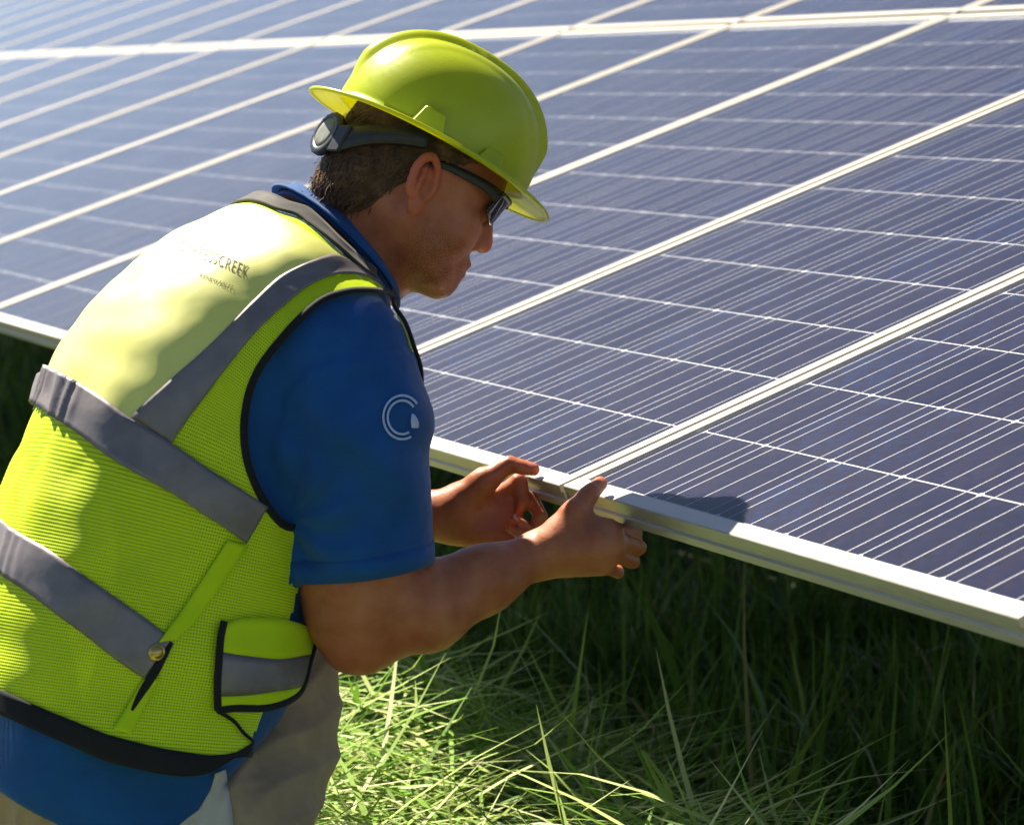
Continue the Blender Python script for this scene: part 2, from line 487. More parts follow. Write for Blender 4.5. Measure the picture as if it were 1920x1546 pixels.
def surface_nets(f, lo, hi, h, B=8, smooth=2):
    lo = np.asarray(lo, float); hi = np.asarray(hi, float)
    nb = np.ceil((hi - lo) / (h * B)).astype(int); n = nb * B
    bi = np.stack(np.meshgrid(*[np.arange(k) for k in nb], indexing='ij'), -1).reshape(-1, 3)
    dc = f(lo + (bi + 0.5) * B * h)
    act = np.abs(dc) < B * h * 1.25
    D = np.where(dc < 0, -1.0, 1.0).astype(np.float32).reshape(nb)
    D = np.repeat(np.repeat(np.repeat(D, B, 0), B, 1), B, 2)
    loc = np.stack(np.meshgrid(*[np.arange(B)] * 3, indexing='ij'), -1).reshape(-1, 3)
    ai = bi[act]
    for c in range(0, len(ai), 1500):
        idx = (ai[c:c + 1500, None] * B + loc[None]).reshape(-1, 3)
        D[idx[:, 0], idx[:, 1], idx[:, 2]] = f(lo + idx * h)
    S = D < 0
    cnt = np.zeros(tuple(n - 1), np.uint8)
    offs = [(i, j, k) for i in (0, 1) for j in (0, 1) for k in (0, 1)]
    for i, j, k in offs: cnt += S[i:n[0] - 1 + i, j:n[1] - 1 + j, k:n[2] - 1 + k]
    cells = np.argwhere((cnt > 0) & (cnt < 8))
    ID = np.full(tuple(n - 1), -1, np.int32); ID[cells[:, 0], cells[:, 1], cells[:, 2]] = np.arange(len(cells))
    val = np.stack([D[cells[:, 0] + i, cells[:, 1] + j, cells[:, 2] + k] for i, j, k in offs], 1)
    acc = np.zeros((len(cells), 3)); num = np.zeros(len(cells))
    O = np.array(offs, float)
    for a in range(8):
        for b in range(a + 1, 8):
            if np.abs(O[a] - O[b]).sum() != 1: continue
            va, vb = val[:, a], val[:, b]; mk = (va < 0) != (vb < 0)
            t = np.where(mk, va / np.where(mk, va - vb, 1), 0)
            acc[mk] += (O[a] + t[:, None] * (O[b] - O[a]))[mk]; num[mk] += 1
    V = lo + (cells + acc / num[:, None]) * h
    F = []
    for ax in range(3):
        u, w = (ax + 1) % 3, (ax + 2) % 3
        sl0 = [slice(1, -1)] * 3; sl1 = [slice(1, -1)] * 3
        sl0[ax] = slice(0, n[ax] - 1); sl1[ax] = slice(1, n[ax])
        s0, s1 = S[tuple(sl0)], S[tuple(sl1)]
        e = np.argwhere(s0 != s1); flip = s0[e[:, 0], e[:, 1], e[:, 2]]
        off = np.ones(3, int); off[ax] = 0
        e = e + off
        eu = np.zeros(3, int); eu[u] = 1; ew = np.zeros(3, int); ew[w] = 1
        q = [ID[tuple((e - d).T)] for d in (eu + ew, ew, 0 * eu, eu)]
        q = np.stack(q, 1); ok = (q >= 0).all(1); q = q[ok]; fl = flip[ok]
        q[~fl] = q[~fl][:, ::-1]
        F.append(q)
    F = np.concatenate(F)
    E = np.concatenate([F[:, [0, 1]], F[:, [1, 2]], F[:, [2, 3]], F[:, [3, 0]]])
    E = np.concatenate([E, E[:, ::-1]])
    deg = np.bincount(E[:, 0], minlength=len(V)).astype(float) + 1e-9
    for it in range(smooth):
        for lam in (0.55, -0.5):
            A = np.stack([np.bincount(E[:, 0], weights=V[E[:, 1], k], minlength=len(V)) for k in range(3)], 1) / deg[:, None]
            V = V + lam * (A - V)
    return V, F

def grad(f, p, e=0.002):
    g = np.stack([f(p + np.eye(3)[k] * e) - f(p - np.eye(3)[k] * e) for k in range(3)], 1)
    return g / (np.linalg.norm(g, axis=1)[:, None] + 1e-12)

_nd = rng.normal(size=(24, 3)); _nd /= np.linalg.norm(_nd, axis=1)[:, None]; _np = rng.uniform(0, 6.28, 24)
def wob(p, scale, seed=0, n=6):
    s = np.zeros(len(p))
    for i in range(n):
        k = (i + seed * 5) % 24
        s += np.sin(p @ _nd[k] * scale * (1 + 0.35 * i) + _np[k] + 1.7 * np.sin(p @ _nd[(k + 7) % 24] * scale * 0.6)) / (1 + 0.4 * i)
    return s / 3.0

CR, CU, CD = CAMR[0], -CAMR[1], CAMR[2]           # camera right, up, depth in the world
def cdir(x, y, z):
    v = x * CR + y * CU + z * CD
    return v / np.linalg.norm(v)

# ------------------------------------------------------------------ torso as lofted rings
AL = math.radians(24)
RINGS = [  # px x, px y, depth, half width, half depth back, half depth front
    (150, 1660, 3.21, .185, .150, .150), (185, 1530, 3.205, .195, .165, .165), (205, 1400, 3.205, .198, .168, .180), (228, 1250, 3.215, .196, .165, .200),
    (262, 1080, 3.23, .196, .160, .200), (312, 905, 3.25, .203, .162, .185), (385, 765, 3.28, .212, .166, .165), (478, 640, 3.31, .214, .158, .145),
    (553, 548, 3.33, .190, .128, .120), (603, 486, 3.345, .125, .098, .098), (640, 446, 3.355, .084, .080, .080), (672, 405, 3.36, .070, .070, .072)]
NR = len(RINGS)
_rc = np.array([PX(*r[:3]) for r in RINGS]); _ra = np.array([r[3:] for r in RINGS])
NS = 221
SS = np.linspace(0, NR - 1, NS)
AX_C = catmull(_rc, NS); AX_R = catmull(_ra, NS)
AX_T = np.gradient(AX_C, axis=0); AX_T /= np.linalg.norm(AX_T, axis=1)[:, None]
LAT = cdir(math.sin(AL), 0.0, -math.cos(AL))
AX_F = np.cross(AX_T, LAT); AX_F *= np.sign((AX_F @ cdir(1, 0, .4)))[:, None]; AX_F /= np.linalg.norm(AX_F, axis=1)[:, None]
AX_L = np.cross(AX_F, AX_T); AX_L *= np.sign(AX_L @ LAT)[:, None]; AX_L /= np.linalg.norm(AX_L, axis=1)[:, None]
EXPO = 2.35

def lerp_tab(tab, s):
    t = np.clip(s, 0, NR - 1) * (NS - 1) / (NR - 1); i = np.clip(t.astype(int), 0, NS - 2); u = (t - i)[..., None]
    return tab[i] * (1 - u) + tab[i + 1] * u

def torso_point(phi, s):
    C, Rr, Fw, La = lerp_tab(AX_C, s), lerp_tab(AX_R, s), lerp_tab(AX_F, s), lerp_tab(AX_L, s)
    sn, cs = np.sin(phi), np.cos(phi)
    b = np.where(cs > 0, Rr[..., 1], Rr[..., 2])
    k = (np.abs(sn) ** EXPO + np.abs(cs) ** EXPO) ** (-1 / EXPO)
    return C + (Rr[..., 0] * sn * k)[..., None] * La - (b * cs * k)[..., None] * Fw

def d_torso(p, off=0.0):
    D = np.full(len(p), 9.0); S = np.zeros(len(p))
    for c in range(0, len(p), 40000):
        q = p[c:c + 40000]
        d2 = ((q ** 2).sum(1)[:, None] - 2 * q @ AX_C.T + (AX_C ** 2).sum(1)[None])
        S[c:c + 40000] = d2.argmin(1)
    i = S.astype(int)
    dv = p - AX_C[i]
    ax = (dv * AX_T[i]).sum(1); x = (dv * AX_L[i]).sum(1); y = (dv * AX_F[i]).sum(1)
    a = AX_R[i, 0] + off; b = np.where(y > 0, AX_R[i, 2], AX_R[i, 1]) + off
    k = (np.abs(x / a) ** EXPO + np.abs(y / b) ** EXPO) ** (1 / EXPO)
    rr = np.sqrt(x * x + y * y) + 1e-9
    d = rr * (1 - 1 / np.maximum(k, 1e-3))
    d = np.maximum(d, -np.minimum(a, b))
    end = np.where((i == 0) & (ax < 0), -ax, 0) + np.where((i == NS - 1) & (ax > 0), ax, 0)
    return np.where(end > 0, np.maximum(d, end), d)

TC, TR = AX_C[NS // 2], 0.75

# ------------------------------------------------------------------ head frame
YAW, PIT = math.radians(18), math.radians(28.5)
_fh = np.array([math.cos(YAW), 0, math.sin(YAW)])
HF = cdir(_fh[0] * math.cos(PIT), -math.sin(PIT), _fh[2] * math.cos(PIT))
HU = cdir(_fh[0] * math.sin(PIT), math.cos(PIT), _fh[2] * math.sin(PIT))
HR = np.cross(HF, HU)
HAX = np.stack([HF, HU, HR])
EAR = PX(797, 356, 3.255)
HC = EAR - 0.076 * HR
def HP(f, u, r): return HC + f * HF + u * HU + r * HR
def head_local(p): return (p - HC) @ HAX.T

# ------------------------------------------------------------------ joints (photo pixel, depth)
R_SH, R_EL, R_WR = PX(640, 660, 3.175), PX(668, 1178, 3.185), PX(1002, 1042, 3.275)
L_SH, L_EL, L_WR = PX(400, 640, 3.49), PX(500, 1010, 3.60), PX(806, 966, 3.515)
LHS = -HR

def build_body():
    F = Field()
    # head
    F.ell(HP(-.006, .052, 0), HAX, (.100, .094, .078), .01)
    F.ell(HP(.030, .000, 0), HAX, (.064, .085, .066), .03)                # face mass
    for s in (1, -1):
        F.cone(HP(.000, -.040, .054 * s), HP(.064, -.074, .026 * s), .020, .020, .030)   # jaw line
        F.ell(HP(.060, -.022, .040 * s), HAX, (.026, .030, .026), .022)   # cheek
        F.ell(HP(.080, .040, .026 * s), HAX, (.014, .010, .026), .012)    # brow
    F.cone(HP(.078, -.080, 0), HP(.074, -.074, 0), .022, .022, .024)      # chin
    F.ell(HP(.086, -.052, 0), HAX, (.015, .022, .026), .014)              # mouth mass
    F.ell(HP(.0975, -.0465, 0), HAX, (.0075, .0055, .019), .004)          # upper lip
    F.ell(HP(.0960, -.0595, 0), HAX, (.0080, .0060, .017), .004)          # lower lip
    F.cone(HP(.088, .030, 0), HP(.102, -.010, 0), .0090, .0125, .010)     # nose bridge to tip
    F.cone(HP(.1035, -.0125, 0), HP(.1050, -.015, 0), .0115, .0115, .006)
    for s in (1, -1):
        F.ell(HP(.0935, -.0205, .0125 * s), HAX, (.0115, .0085, .0070), .006)   # nostril wing
        F.ell(HP(.099, -.0285, .006 * s), HAX, (.005, .005, .0035), .003, True)
        F.ell(HP(.092, .014, .033 * s), HAX, (.012, .010, .018), .012, True)    # eye socket
        F.ell(HP(.079, .014, .033 * s), HAX, (.0125, .0125, .0135), .004)       # eyeball and lid
    # neck
    F.cone(HP(-.028, -.02, 0), PX(640, 470, 3.355), .060, .068, .035)
    F.cone(HP(.012, -.055, 0), PX(690, 500, 3.345), .044, .055, .030)
    # ears
    for s in (1, -1):
        e0 = HP(-.006, .006, .0785 * s)
        ax = np.stack([HF * .94 - HR * .34 * s + HU * .16, HU * .98 - HF * .2, np.cross(HF, HU)]); ax /= np.linalg.norm(ax, axis=1)[:, None]
        ax[2] = np.cross(ax[0], ax[1]); ax[2] /= np.linalg.norm(ax[2]); ax[1] = np.cross(ax[2], ax[0])
        loop = []
        for t in np.linspace(-0.15, 1.0, 15):
            an = math.pi * (0.02 + 1.22 * t)
            loop.append(e0 + ax[0] * (.0165 * math.cos(an) - .002) + ax[1] * (.029 * math.sin(an) + .003) + HR * s * (.004 + .007 * math.sin(an * .8)))
        for a, b in zip(loop[:-1], loop[1:]): F.cone(a, b, .0047, .0047, .004)
        F.ell(e0 - HR * s * .002, ax, (.0165, .028, .0055), .004)
        F.ell(e0 + ax[1] * -.027 - ax[0] * .002 + HR * s * .001, ax, (.0095, .0115, .0055), .006)      # lobe
        F.ell(e0 + ax[0] * .004 - ax[1] * .006 + HR * s * .006, ax, (.0075, .011, .0075), .005, True)   # concha
        F.cone(e0 - ax[0] * .004 + ax[1] * .018 + HR * s * .003, e0 - ax[0] * .008 - ax[1] * .012 + HR * s * .003, .0038, .0042, .004)
    # trunk, kept under the clothes
    F.fn(lambda p: d_torso(p, -0.045), TC, TR, .03)
    # right arm
    F.cone(R_SH, PX(662, 900, 3.18), .056, .058, .03)
    F.cone(PX(662, 900, 3.18), PX(672, 1080, 3.18), .058, .064, .03)
    F.cone(PX(672, 1080, 3.18), PX(676, 1172, 3.185), .064, .050, .03)
    F.cone(PX(655, 1160, 3.185), PX(668, 1208, 3.185), .046, .030, .03)                # elbow
    F.cone(PX(690, 1160, 3.185), PX(800, 1136, 3.20), .046, .0475, .03)
    F.cone(PX(800, 1136, 3.20), PX(905, 1086, 3.235), .0475, .036, .03)
    F.cone(PX(905, 1086, 3.235), R_WR, .036, .0275, .03)
    # left arm
    F.cone(L_SH, L_EL, .056, .050, .03)
    F.cone(L_EL, PX(640, 985, 3.56), .048, .046, .03)
    F.cone(PX(640, 985, 3.56), L_WR, .046, .029, .03)
    # right hand: thumb over the frame, fingers folded under it
    H = Field()
    w = PX(1012, 1040, 3.278)
    H.cone(w, PX(1075, 1022, 3.272), .027, .030, .01)
    kn = [PX(1144, 993, 3.272), PX(1154, 1015, 3.262), PX(1148, 1039, 3.262), PX(1130, 1060, 3.270)]
    st = [PX(1050, 1008, 3.280), PX(1048, 1022, 3.272), PX(1044, 1038, 3.270), PX(1040, 1052, 3.274)]
    for a, b, r in zip(st, kn, (.0135, .0138, .0132, .0125)): H.cone(a, b, .0165, r, .016)
    H.cone(PX(1060, 1030, 3.262), PX(1120, 1022, 3.258), .016, .013, .02)
    pip = [PX(1190, 1001, 3.318), PX(1196, 1027, 3.308), PX(1186, 1052, 3.308), PX(1158, 1073, 3.314)]
    dip = [PX(1176, 985, 3.352), PX(1184, 1006, 3.350), PX(1172, 1026, 3.350), PX(1146, 1046, 3.352)]
    tip = [PX(1160, 968, 3.366), PX(1166, 986, 3.368), PX(1154, 1004, 3.368), PX(1132, 1024, 3.368)]
    for k, r in enumerate((.0086, .0090, .0086, .0076)):
        H.cone(kn[k], pip[k], r + .0022, r + .0004, .0025); H.cone(pip[k], dip[k], r + .0008, r - .0006, .004); H.cone(dip[k], tip[k], r - .0006, r - .0022, .004)
    th = [PX(1042, 1012, 3.268), PX(1078, 962, 3.268), PX(1106, 925, 3.290), PX(1126, 906, 3.316)]
    H.cone(th[0], th[1], .022, .0165, .016); H.cone(th[1], th[2], .0150, .0125, .008); H.cone(th[2], th[3], .0125, .0092, .004)
    H.cone(PX(1070, 990, 3.276), PX(1128, 990, 3.286), .014, .011, .02)               # web to index
    F.fn(H, PX(1090, 1010, 3.30), .16, .016)
    # left hand: palm towards the camera, thumb on top, fingers curled below the frame
    H2 = Field()
    H2.cone(PX(815, 965, 3.515), PX(862, 960, 3.512), .029, .030, .02)
    H2.cone(PX(850, 990, 3.505), PX(930, 1006, 3.500), .021, .017, .02)               # little-finger side
    H2.cone(PX(862, 968, 3.515), PX(945, 980, 3.512), .021, .016, .02)
    H2.cone(PX(866, 945, 3.515), PX(945, 945, 3.518), .021, .015, .02)
    H2.cone(PX(856, 945, 3.500), PX(908, 902, 3.490), .0215, .0170, .02)              # ball of the thumb
    H2.cone(PX(904, 905, 3.490), PX(952, 871, 3.488), .0160, .0122, .010)
    H2.cone(PX(952, 871, 3.488), PX(1000, 880, 3.486), .0122, .0088, .004)
    fing = [([(944, 925, 3.520), (972, 902, 3.508), (982, 936, 3.500), (972, 962, 3.505)], .0092),
            ([(948, 950, 3.518), (996, 938, 3.515), (1014, 966, 3.500), (1000, 990, 3.492)], .0094),
            ([(944, 980, 3.512), (996, 992, 3.508), (1000, 1003, 3.490), (966, 974, 3.478)], .0092),
            ([(930, 1006, 3.500), (976, 1020, 3.490), (984, 1006, 3.474), (956, 992, 3.470)], .0082)]
    for pts, r in fing:
        q = [PX(*t) for t in pts]
        H2.cone(q[0], q[1], r + .003, r + .0012, .006); H2.cone(q[1], q[2], r + .0012, r, .003); H2.cone(q[2], q[3], r, r - .0016, .003)
    F.fn(H2, PX(905, 950, 3.50), .16, .016)
    base = F
    creases = []
    for a, b in ((PX(1042, 1012, 3.268), PX(1078, 962, 3.268)), (PX(1078, 962, 3.268), PX(1106, 925, 3.290)), (PX(904, 905, 3.490), PX(952, 871, 3.488)),
                 (PX(815, 965, 3.515), PX(850, 962, 3.512)), (PX(975, 1050, 3.27), R_WR), (PX(700, 1160, 3.185), PX(760, 1143, 3.19))):
        t = (b - a) / np.linalg.norm(b - a); creases += [(b, t, .022), (b + t * .004, t, .022)]
    for k in range(4):
        t = pip[k] - kn[k]; t = t / np.linalg.norm(t); creases += [(pip[k], t, .012), (kn[k], t, .014), (dip[k], t, .010)]
    for pts_, r_ in fing:
        q_ = [PX(*z) for z in pts_]
        for a, b in zip(q_[:-1], q_[1:]):
            t = (b - a) / np.linalg.norm(b - a); creases.append((b, t, .012)); creases.append((b - t * .004, t, .012))
    def skin(p):
        D = base(p)
        for c, t, r in creases:
            i = np.nonzero((((p - c) ** 2).sum(1) < (r * 1.6) ** 2) & (np.abs(D) < .02))[0]
            if len(i):
                w = np.exp(-(((p[i] - c) ** 2).sum(1)) / (r * r)); D[i] += .0016 * w * np.exp(-(((p[i] - c) @ t) / .0022) ** 2)
        # tendons and veins across the back of the right hand and forearm
        return D - .0007 * wob(p, 150, 2) - .0010 * wob(p, 60, 3)
    pts = np.concatenate([AX_C, HC[None], HP(.12, -.1, 0)[None], R_EL[None], PX(1195, 1000, 3.37)[None], L_EL[None]])
    lo = pts.min(0) - 0.24; hi = pts.max(0) + 0.12
    hi[2] = HP(0, .16, 0)[2] + .02
    lo[2] = min(R_EL[2] - 0.1, AX_C[0][2] + 0.02)
    return surface_nets(skin, lo, hi, 0.003)

# ------------------------------------------------------------------ materials of the worker
def m_skin():
    M = Mat('skin').set(rough=0.5, spec=0.35, sss=0.22, sss_scale=0.012)
    M.b.inputs['Subsurface Radius'].default_value = (1.0, 0.32, 0.16)
    v = M.coords(); n = M.noise(v, 28, 5); n2 = M.noise(v, 420, 3)
    c1 = M.ramp(n, [(0.3, (0.37, 0.105, 0.043)), (0.5, (0.44, 0.142, 0.060)), (0.72, (0.50, 0.185, 0.09))])
    sp = M.ramp(M.noise(v, 210, 2), [(0.66, (1, 1, 1)), (0.74, (0.72, 0.6, 0.55))])
    mx = M.node('ShaderNodeMixRGB', blend_type='MULTIPLY'); mx.inputs[0].default_value = 0.5
    M.link(c1, mx.inputs[1]); M.link(sp, mx.inputs[2])
    at = M.node('ShaderNodeAttribute'); at.attribute_name = 'flush_backlight'
    m2 = M.node('ShaderNodeMixRGB'); m2.inputs[2].default_value = (0.62, 0.14, 0.08, 1)
    M.link(at.outputs['Fac'], m2.inputs[0]); M.link(mx.outputs[0], m2.inputs[1]); M.link(m2.outputs[0], M.b.inputs['Base Color'])
    b = M.bump(n2, 0.28, 0.0012)
    wr = M.node('ShaderNodeTexVoronoi', feature='DISTANCE_TO_EDGE'); wr.inputs['Scale'].default_value = 160; M.link(v, wr.inputs['Vector'])
    b3 = M.node('ShaderNodeBump'); b3.inputs['Strength'].default_value = 0.18; b3.inputs['Distance'].default_value = 0.001
    M.link(wr.outputs['Distance'], b3.inputs['Height']); M.link(b, b3.inputs['Normal']); M.link(b3.outputs[0], M.b.inputs['Normal'])
    M.link(M.ramp(n, [(0.3, (0.38,) * 3), (0.7, (0.56,) * 3)]), M.b.inputs['Roughness'])
    st = M.node('ShaderNodeAttribute'); st.attribute_name = 'stubble'
    dots = M.ramp(M.noise(v, 900, 1), [(0.42, (0.30, 0.24, 0.22)), (0.62, (1, 1, 1))])
    m3 = M.node('ShaderNodeMixRGB', blend_type='MULTIPLY'); M.link(st.outputs['Fac'], m3.inputs[0]); M.link(m2.outputs[0], m3.inputs[1]); M.link(dots, m3.inputs[2])
    M.link(m3.outputs[0], M.b.inputs['Base Color'])
    return M.m

def m_cloth(name, color, weave=900, var=0.12, fold=0.25, rough=0.85, sheen=0.1, trans=None, tf=0.0, foldscale=9):
    M = Mat(name).set(rough=rough, sheen=sheen, spec=0.2)
    v = M.coords(); n = M.noise(v, 18, 4); c = np.array(color)
    M.link(M.ramp(n, [(0.3, tuple(c * (1 - var))), (0.7, tuple(np.minimum(c * (1 + var), 1)))]), M.b.inputs['Base Color'])
    w = M.noise(v, weave, 2)
    b = M.bump(M.noise(v, foldscale, 3, 0.5), fold, 0.02)
    b2 = M.node('ShaderNodeBump'); b2.inputs['Strength'].default_value = 0.15; b2.inputs['Distance'].default_value = 0.001
    M.link(w, b2.inputs['Height']); M.link(b, b2.inputs['Normal']); M.link(b2.outputs[0], M.b.inputs['Normal'])
    if trans:
        t, mx = M.translucent(trans, tf)
        M.link(b2.outputs[0], t.inputs['Normal'])
    return M.m

def m_vest():
    # hi-vis knit: rows of small dimples across the fabric (UV: u around, v along the torso)
    M = Mat('hi_vis_mesh').set(rough=0.6, sheen=0.0, spec=0.35, coat=0.0)
    uv = M.coords('UV')
    sep = M.node('ShaderNodeSeparateXYZ'); M.link(uv, sep.inputs[0])
    def wave(sock, freq):
        mu = M.node('ShaderNodeMath', operation='MULTIPLY'); mu.inputs[1].default_value = freq; M.link(sock, mu.inputs[0])
        si = M.node('ShaderNodeMath', operation='SINE'); M.link(mu.outputs[0], si.inputs[0]); return si.outputs[0]
    a = wave(sep.outputs[1], 6.2832 * 330); b = wave(sep.outputs[0], 6.2832 * 420)
    pr = M.node('ShaderNodeMath', operation='MULTIPLY_ADD'); pr.inputs[1].default_value = 0.25; M.link(b, pr.inputs[0]); M.link(a, pr.inputs[2])
    c = M.ramp(pr.outputs[0], [(0.0, (0.50, 0.80, 0.012)), (0.45, (0.50, 0.80, 0.012)), (1.0, (0.38, 0.66, 0.008))])
    mp = M.node('ShaderNodeMapRange'); mp.inputs[1].default_value = -1.2; mp.inputs[2].default_value = 1.2; M.link(pr.outputs[0], mp.inputs[0])
    c = M.ramp(mp.outputs[0], [(0.0, (0.78, 0.97, 0.012)), (0.6, (0.76, 0.96, 0.010)), (1.0, (0.62, 0.86, 0.008))])
    M.link(c, M.b.inputs['Base Color'])
    v = M.coords(); nb = M.bump(M.noise(v, 11, 4, 0.5), 0.22, 0.02)
    b2 = M.node('ShaderNodeBump'); b2.inputs['Strength'].default_value = 0.22; b2.inputs['Distance'].default_value = 0.0010
    M.link(pr.outputs[0], b2.inputs['Height']); M.link(nb, b2.inputs['Normal']); M.link(b2.outputs[0], M.b.inputs['Normal'])
    t, mx = M.translucent((0.65, 0.90, 0.01), 0.24)
    # open holes of the knit; the panel across the upper back is solid cloth
    def gt(sock, v, op='GREATER_THAN'):
        x = M.node('ShaderNodeMath', operation=op); x.inputs[1].default_value = v; M.link(sock, x.inputs[0]); return x.outputs[0]
    def mul(a_, b_):
        x = M.node('ShaderNodeMath', operation='MULTIPLY'); M.link(a_, x.inputs[0]); M.link(b_, x.inputs[1]); return x.outputs[0]
    hole = mul(gt(a, 0.70), gt(b, 0.40))
    solid = mul(mul(gt(sep.outputs[0], 0.385), gt(sep.outputs[0], 0.615, 'LESS_THAN')), gt(sep.outputs[1], 0.475))
    inv = M.node('ShaderNodeMath', operation='SUBTRACT'); inv.inputs[0].default_value = 1; M.link(solid, inv.inputs[1])
    tr = M.node('ShaderNodeBsdfTransparent'); mh = M.node('ShaderNodeMixShader')
    M.link(mul(hole, inv.outputs[0]), mh.inputs[0]); M.link(mx.outputs[0], mh.inputs[1]); M.link(tr.outputs[0], mh.inputs[2]); M.link(mh.outputs[0], M.out.inputs[0])
    return M.m

MAT['skin'] = m_skin()
MAT['blue'] = m_cloth('blue_polo_knit', (0.008, 0.075, 0.25), 1500, 0.15, 0.55, 0.8, 0.15)
MAT['khaki'] = m_cloth('khaki_twill', (0.38, 0.27, 0.165), 1300, 0.15, 0.9, 0.9, 0.1)
MAT['pale'] = m_cloth('pale_pocket_lining', (0.5, 0.46, 0.42), 1200, 0.08, 0.4)
MAT['vest'] = m_vest()
MAT['vest_plain'] = m_cloth('hi_vis_plain', (0.78, 0.97, 0.012), 1200, 0.06, 0.3, 0.6, 0.1, (0.5, 0.85, 0.01), 0.35)
MAT['trim'] = m_cloth('black_binding', (0.012, 0.012, 0.014), 1500, 0.2, 0.1, 0.75)
MAT['strap_tape'] = m_cloth('dark_neck_binding', (0.05, 0.045, 0.04), 1500, 0.3, 0.4, 0.7)
def m_tape():
    M = Mat('reflective_tape').set(rough=0.45, metal=0.25, spec=0.4)
    v = M.coords(); n = M.noise(v, 30, 4)
    M.link(M.ramp(n, [(0.3, (0.165, 0.145, 0.155)), (0.7, (0.23, 0.205, 0.205))]), M.b.inputs['Base Color'])
    M.bump(M.noise(v, 16, 3, 0.45), 0.25, 0.012)
    return M.m
MAT['tape'] = m_tape()
MAT['print'] = simple('grey_print', (0.17, 0.135, 0.06), 0.7, 0, 90, 0.2, 0)
MAT['logo'] = simple('pale_blue_stitching', (0.45, 0.55, 0.80), 0.6, 0, 700, 0.15, 0.3)
MAT['brass'] = simple('brass_snap', (0.55, 0.38, 0.12), 0.3, 0.9, 60, 0.1, 0)

def m_hat():
    M = Mat('lime_plastic').set(rough=0.28, spec=0.5, coat=0.4, coat_rough=0.22)
    v = M.coords(); n = M.noise(v, 22, 5)
    sc = M.ramp(M.noise(M.coords(scale=(1, 3, 1)), 75, 6, 0.75), [(0.60, (1, 1, 1)), (0.72, (0.80, 0.82, 0.9))])
    mh = M.node('ShaderNodeMixRGB', blend_type='MULTIPLY'); mh.inputs[0].default_value = 0.6
    M.link(M.ramp(n, [(0.3, (0.54, 0.66, 0.006)), (0.7, (0.60, 0.72, 0.008))]), mh.inputs[1]); M.link(sc, mh.inputs[2]); M.link(mh.outputs[0], M.b.inputs['Base Color'])
    M.link(M.ramp(M.noise(v, 140, 4), [(0.3, (0.32,) * 3), (0.75, (0.46,) * 3)]), M.b.inputs['Roughness'])
    M.bump(M.noise(v, 300, 2), 0.02)
    M.translucent((0.85, 0.80, 0.01), 0.40)
    return M.m
MAT['hat'] = m_hat()
MAT['black_plastic'] = simple('black_plastic', (0.02, 0.02, 0.024), 0.42, 0, 120, 0.25, 0.05)
MAT['knob_grey'] = simple('grey_knob_face', (0.16, 0.17, 0.15), 0.5, 0, 120, 0.2, 0.1)
MAT['lens'] = Mat('dark_lens').set(color=(0.006, 0.006, 0.008), rough=0.05, spec=0.6).m
def m_hair():
    M = Mat('brown_hair').set(rough=0.55, spec=0.35)
    v = M.coords(); n = M.noise(v, 60, 5)
    M.link(M.ramp(n, [(0.3, (0.045, 0.02, 0.008)), (0.6, (0.12, 0.058, 0.02)), (0.8, (0.26, 0.14, 0.05))]), M.b.inputs['Base Color'])
    M.bump(M.noise(v, 350, 3), 0.5, 0.003)
    return M.m
MAT['hair'] = m_hair()

# ------------------------------------------------------------------ the worker
PERSON = empty('person', PX(300, 1700, 3.2).tolist(), 'worker in lime vest and blue polo kneeling and leaning to the panel edge', 'person')
PERSON.location.z = 0
PLOC = np.array(PERSON.location)
def child(o):
    o.parent = PERSON; o.matrix_parent_inverse = Matrix.Translation((-PLOC).tolist()); return o

bv, bf = build_body()
body = child(mesh('body', bv, bf, MAT['skin']))
_q = head_local(bv)
flush_backlight = .5 * np.clip((np.abs(_q[:, 2]) - .072) / .012, 0, 1) * (np.linalg.norm(_q, axis=1) < .12)      # ears: red of sunlight shining through them, put into the skin colour
flush_backlight = np.maximum(flush_backlight, .5 * np.exp(-(((_q - [.112, -.012, 0]) / [.012, .014, .016]) ** 2).sum(1)))     # nose tip
flush_backlight = np.maximum(flush_backlight, .6 * np.exp(-(((_q - [.102, -.053, 0]) / [.008, .009, .02]) ** 2).sum(1)))      # lips
for _c, _r in ((PX(1128, 905, 3.316), .016), (PX(1000, 880, 3.486), .016), (PX(968, 974, 3.478), .014), (R_EL + [0, 0, -.03], .05)):
    flush_backlight = np.maximum(flush_backlight, .5 * np.exp(-(((bv - _c) / _r) ** 2).sum(1)))
_st = np.clip((-.022 - _q[:, 1]) / .02, 0, 1) * np.clip((_q[:, 0] + .005) / .03, 0, 1) * (_q[:, 1] > -.12) * (np.linalg.norm(_q, axis=1) < .16) * .7
_sa = body.data.attributes.new('stubble', 'FLOAT', 'POINT'); _sa.data.foreach_set('value', _st.astype(np.float32))
_at = body.data.attributes.new('flush_backlight', 'FLOAT', 'POINT'); _at.data.foreach_set('value', flush_backlight.astype(np.float32))

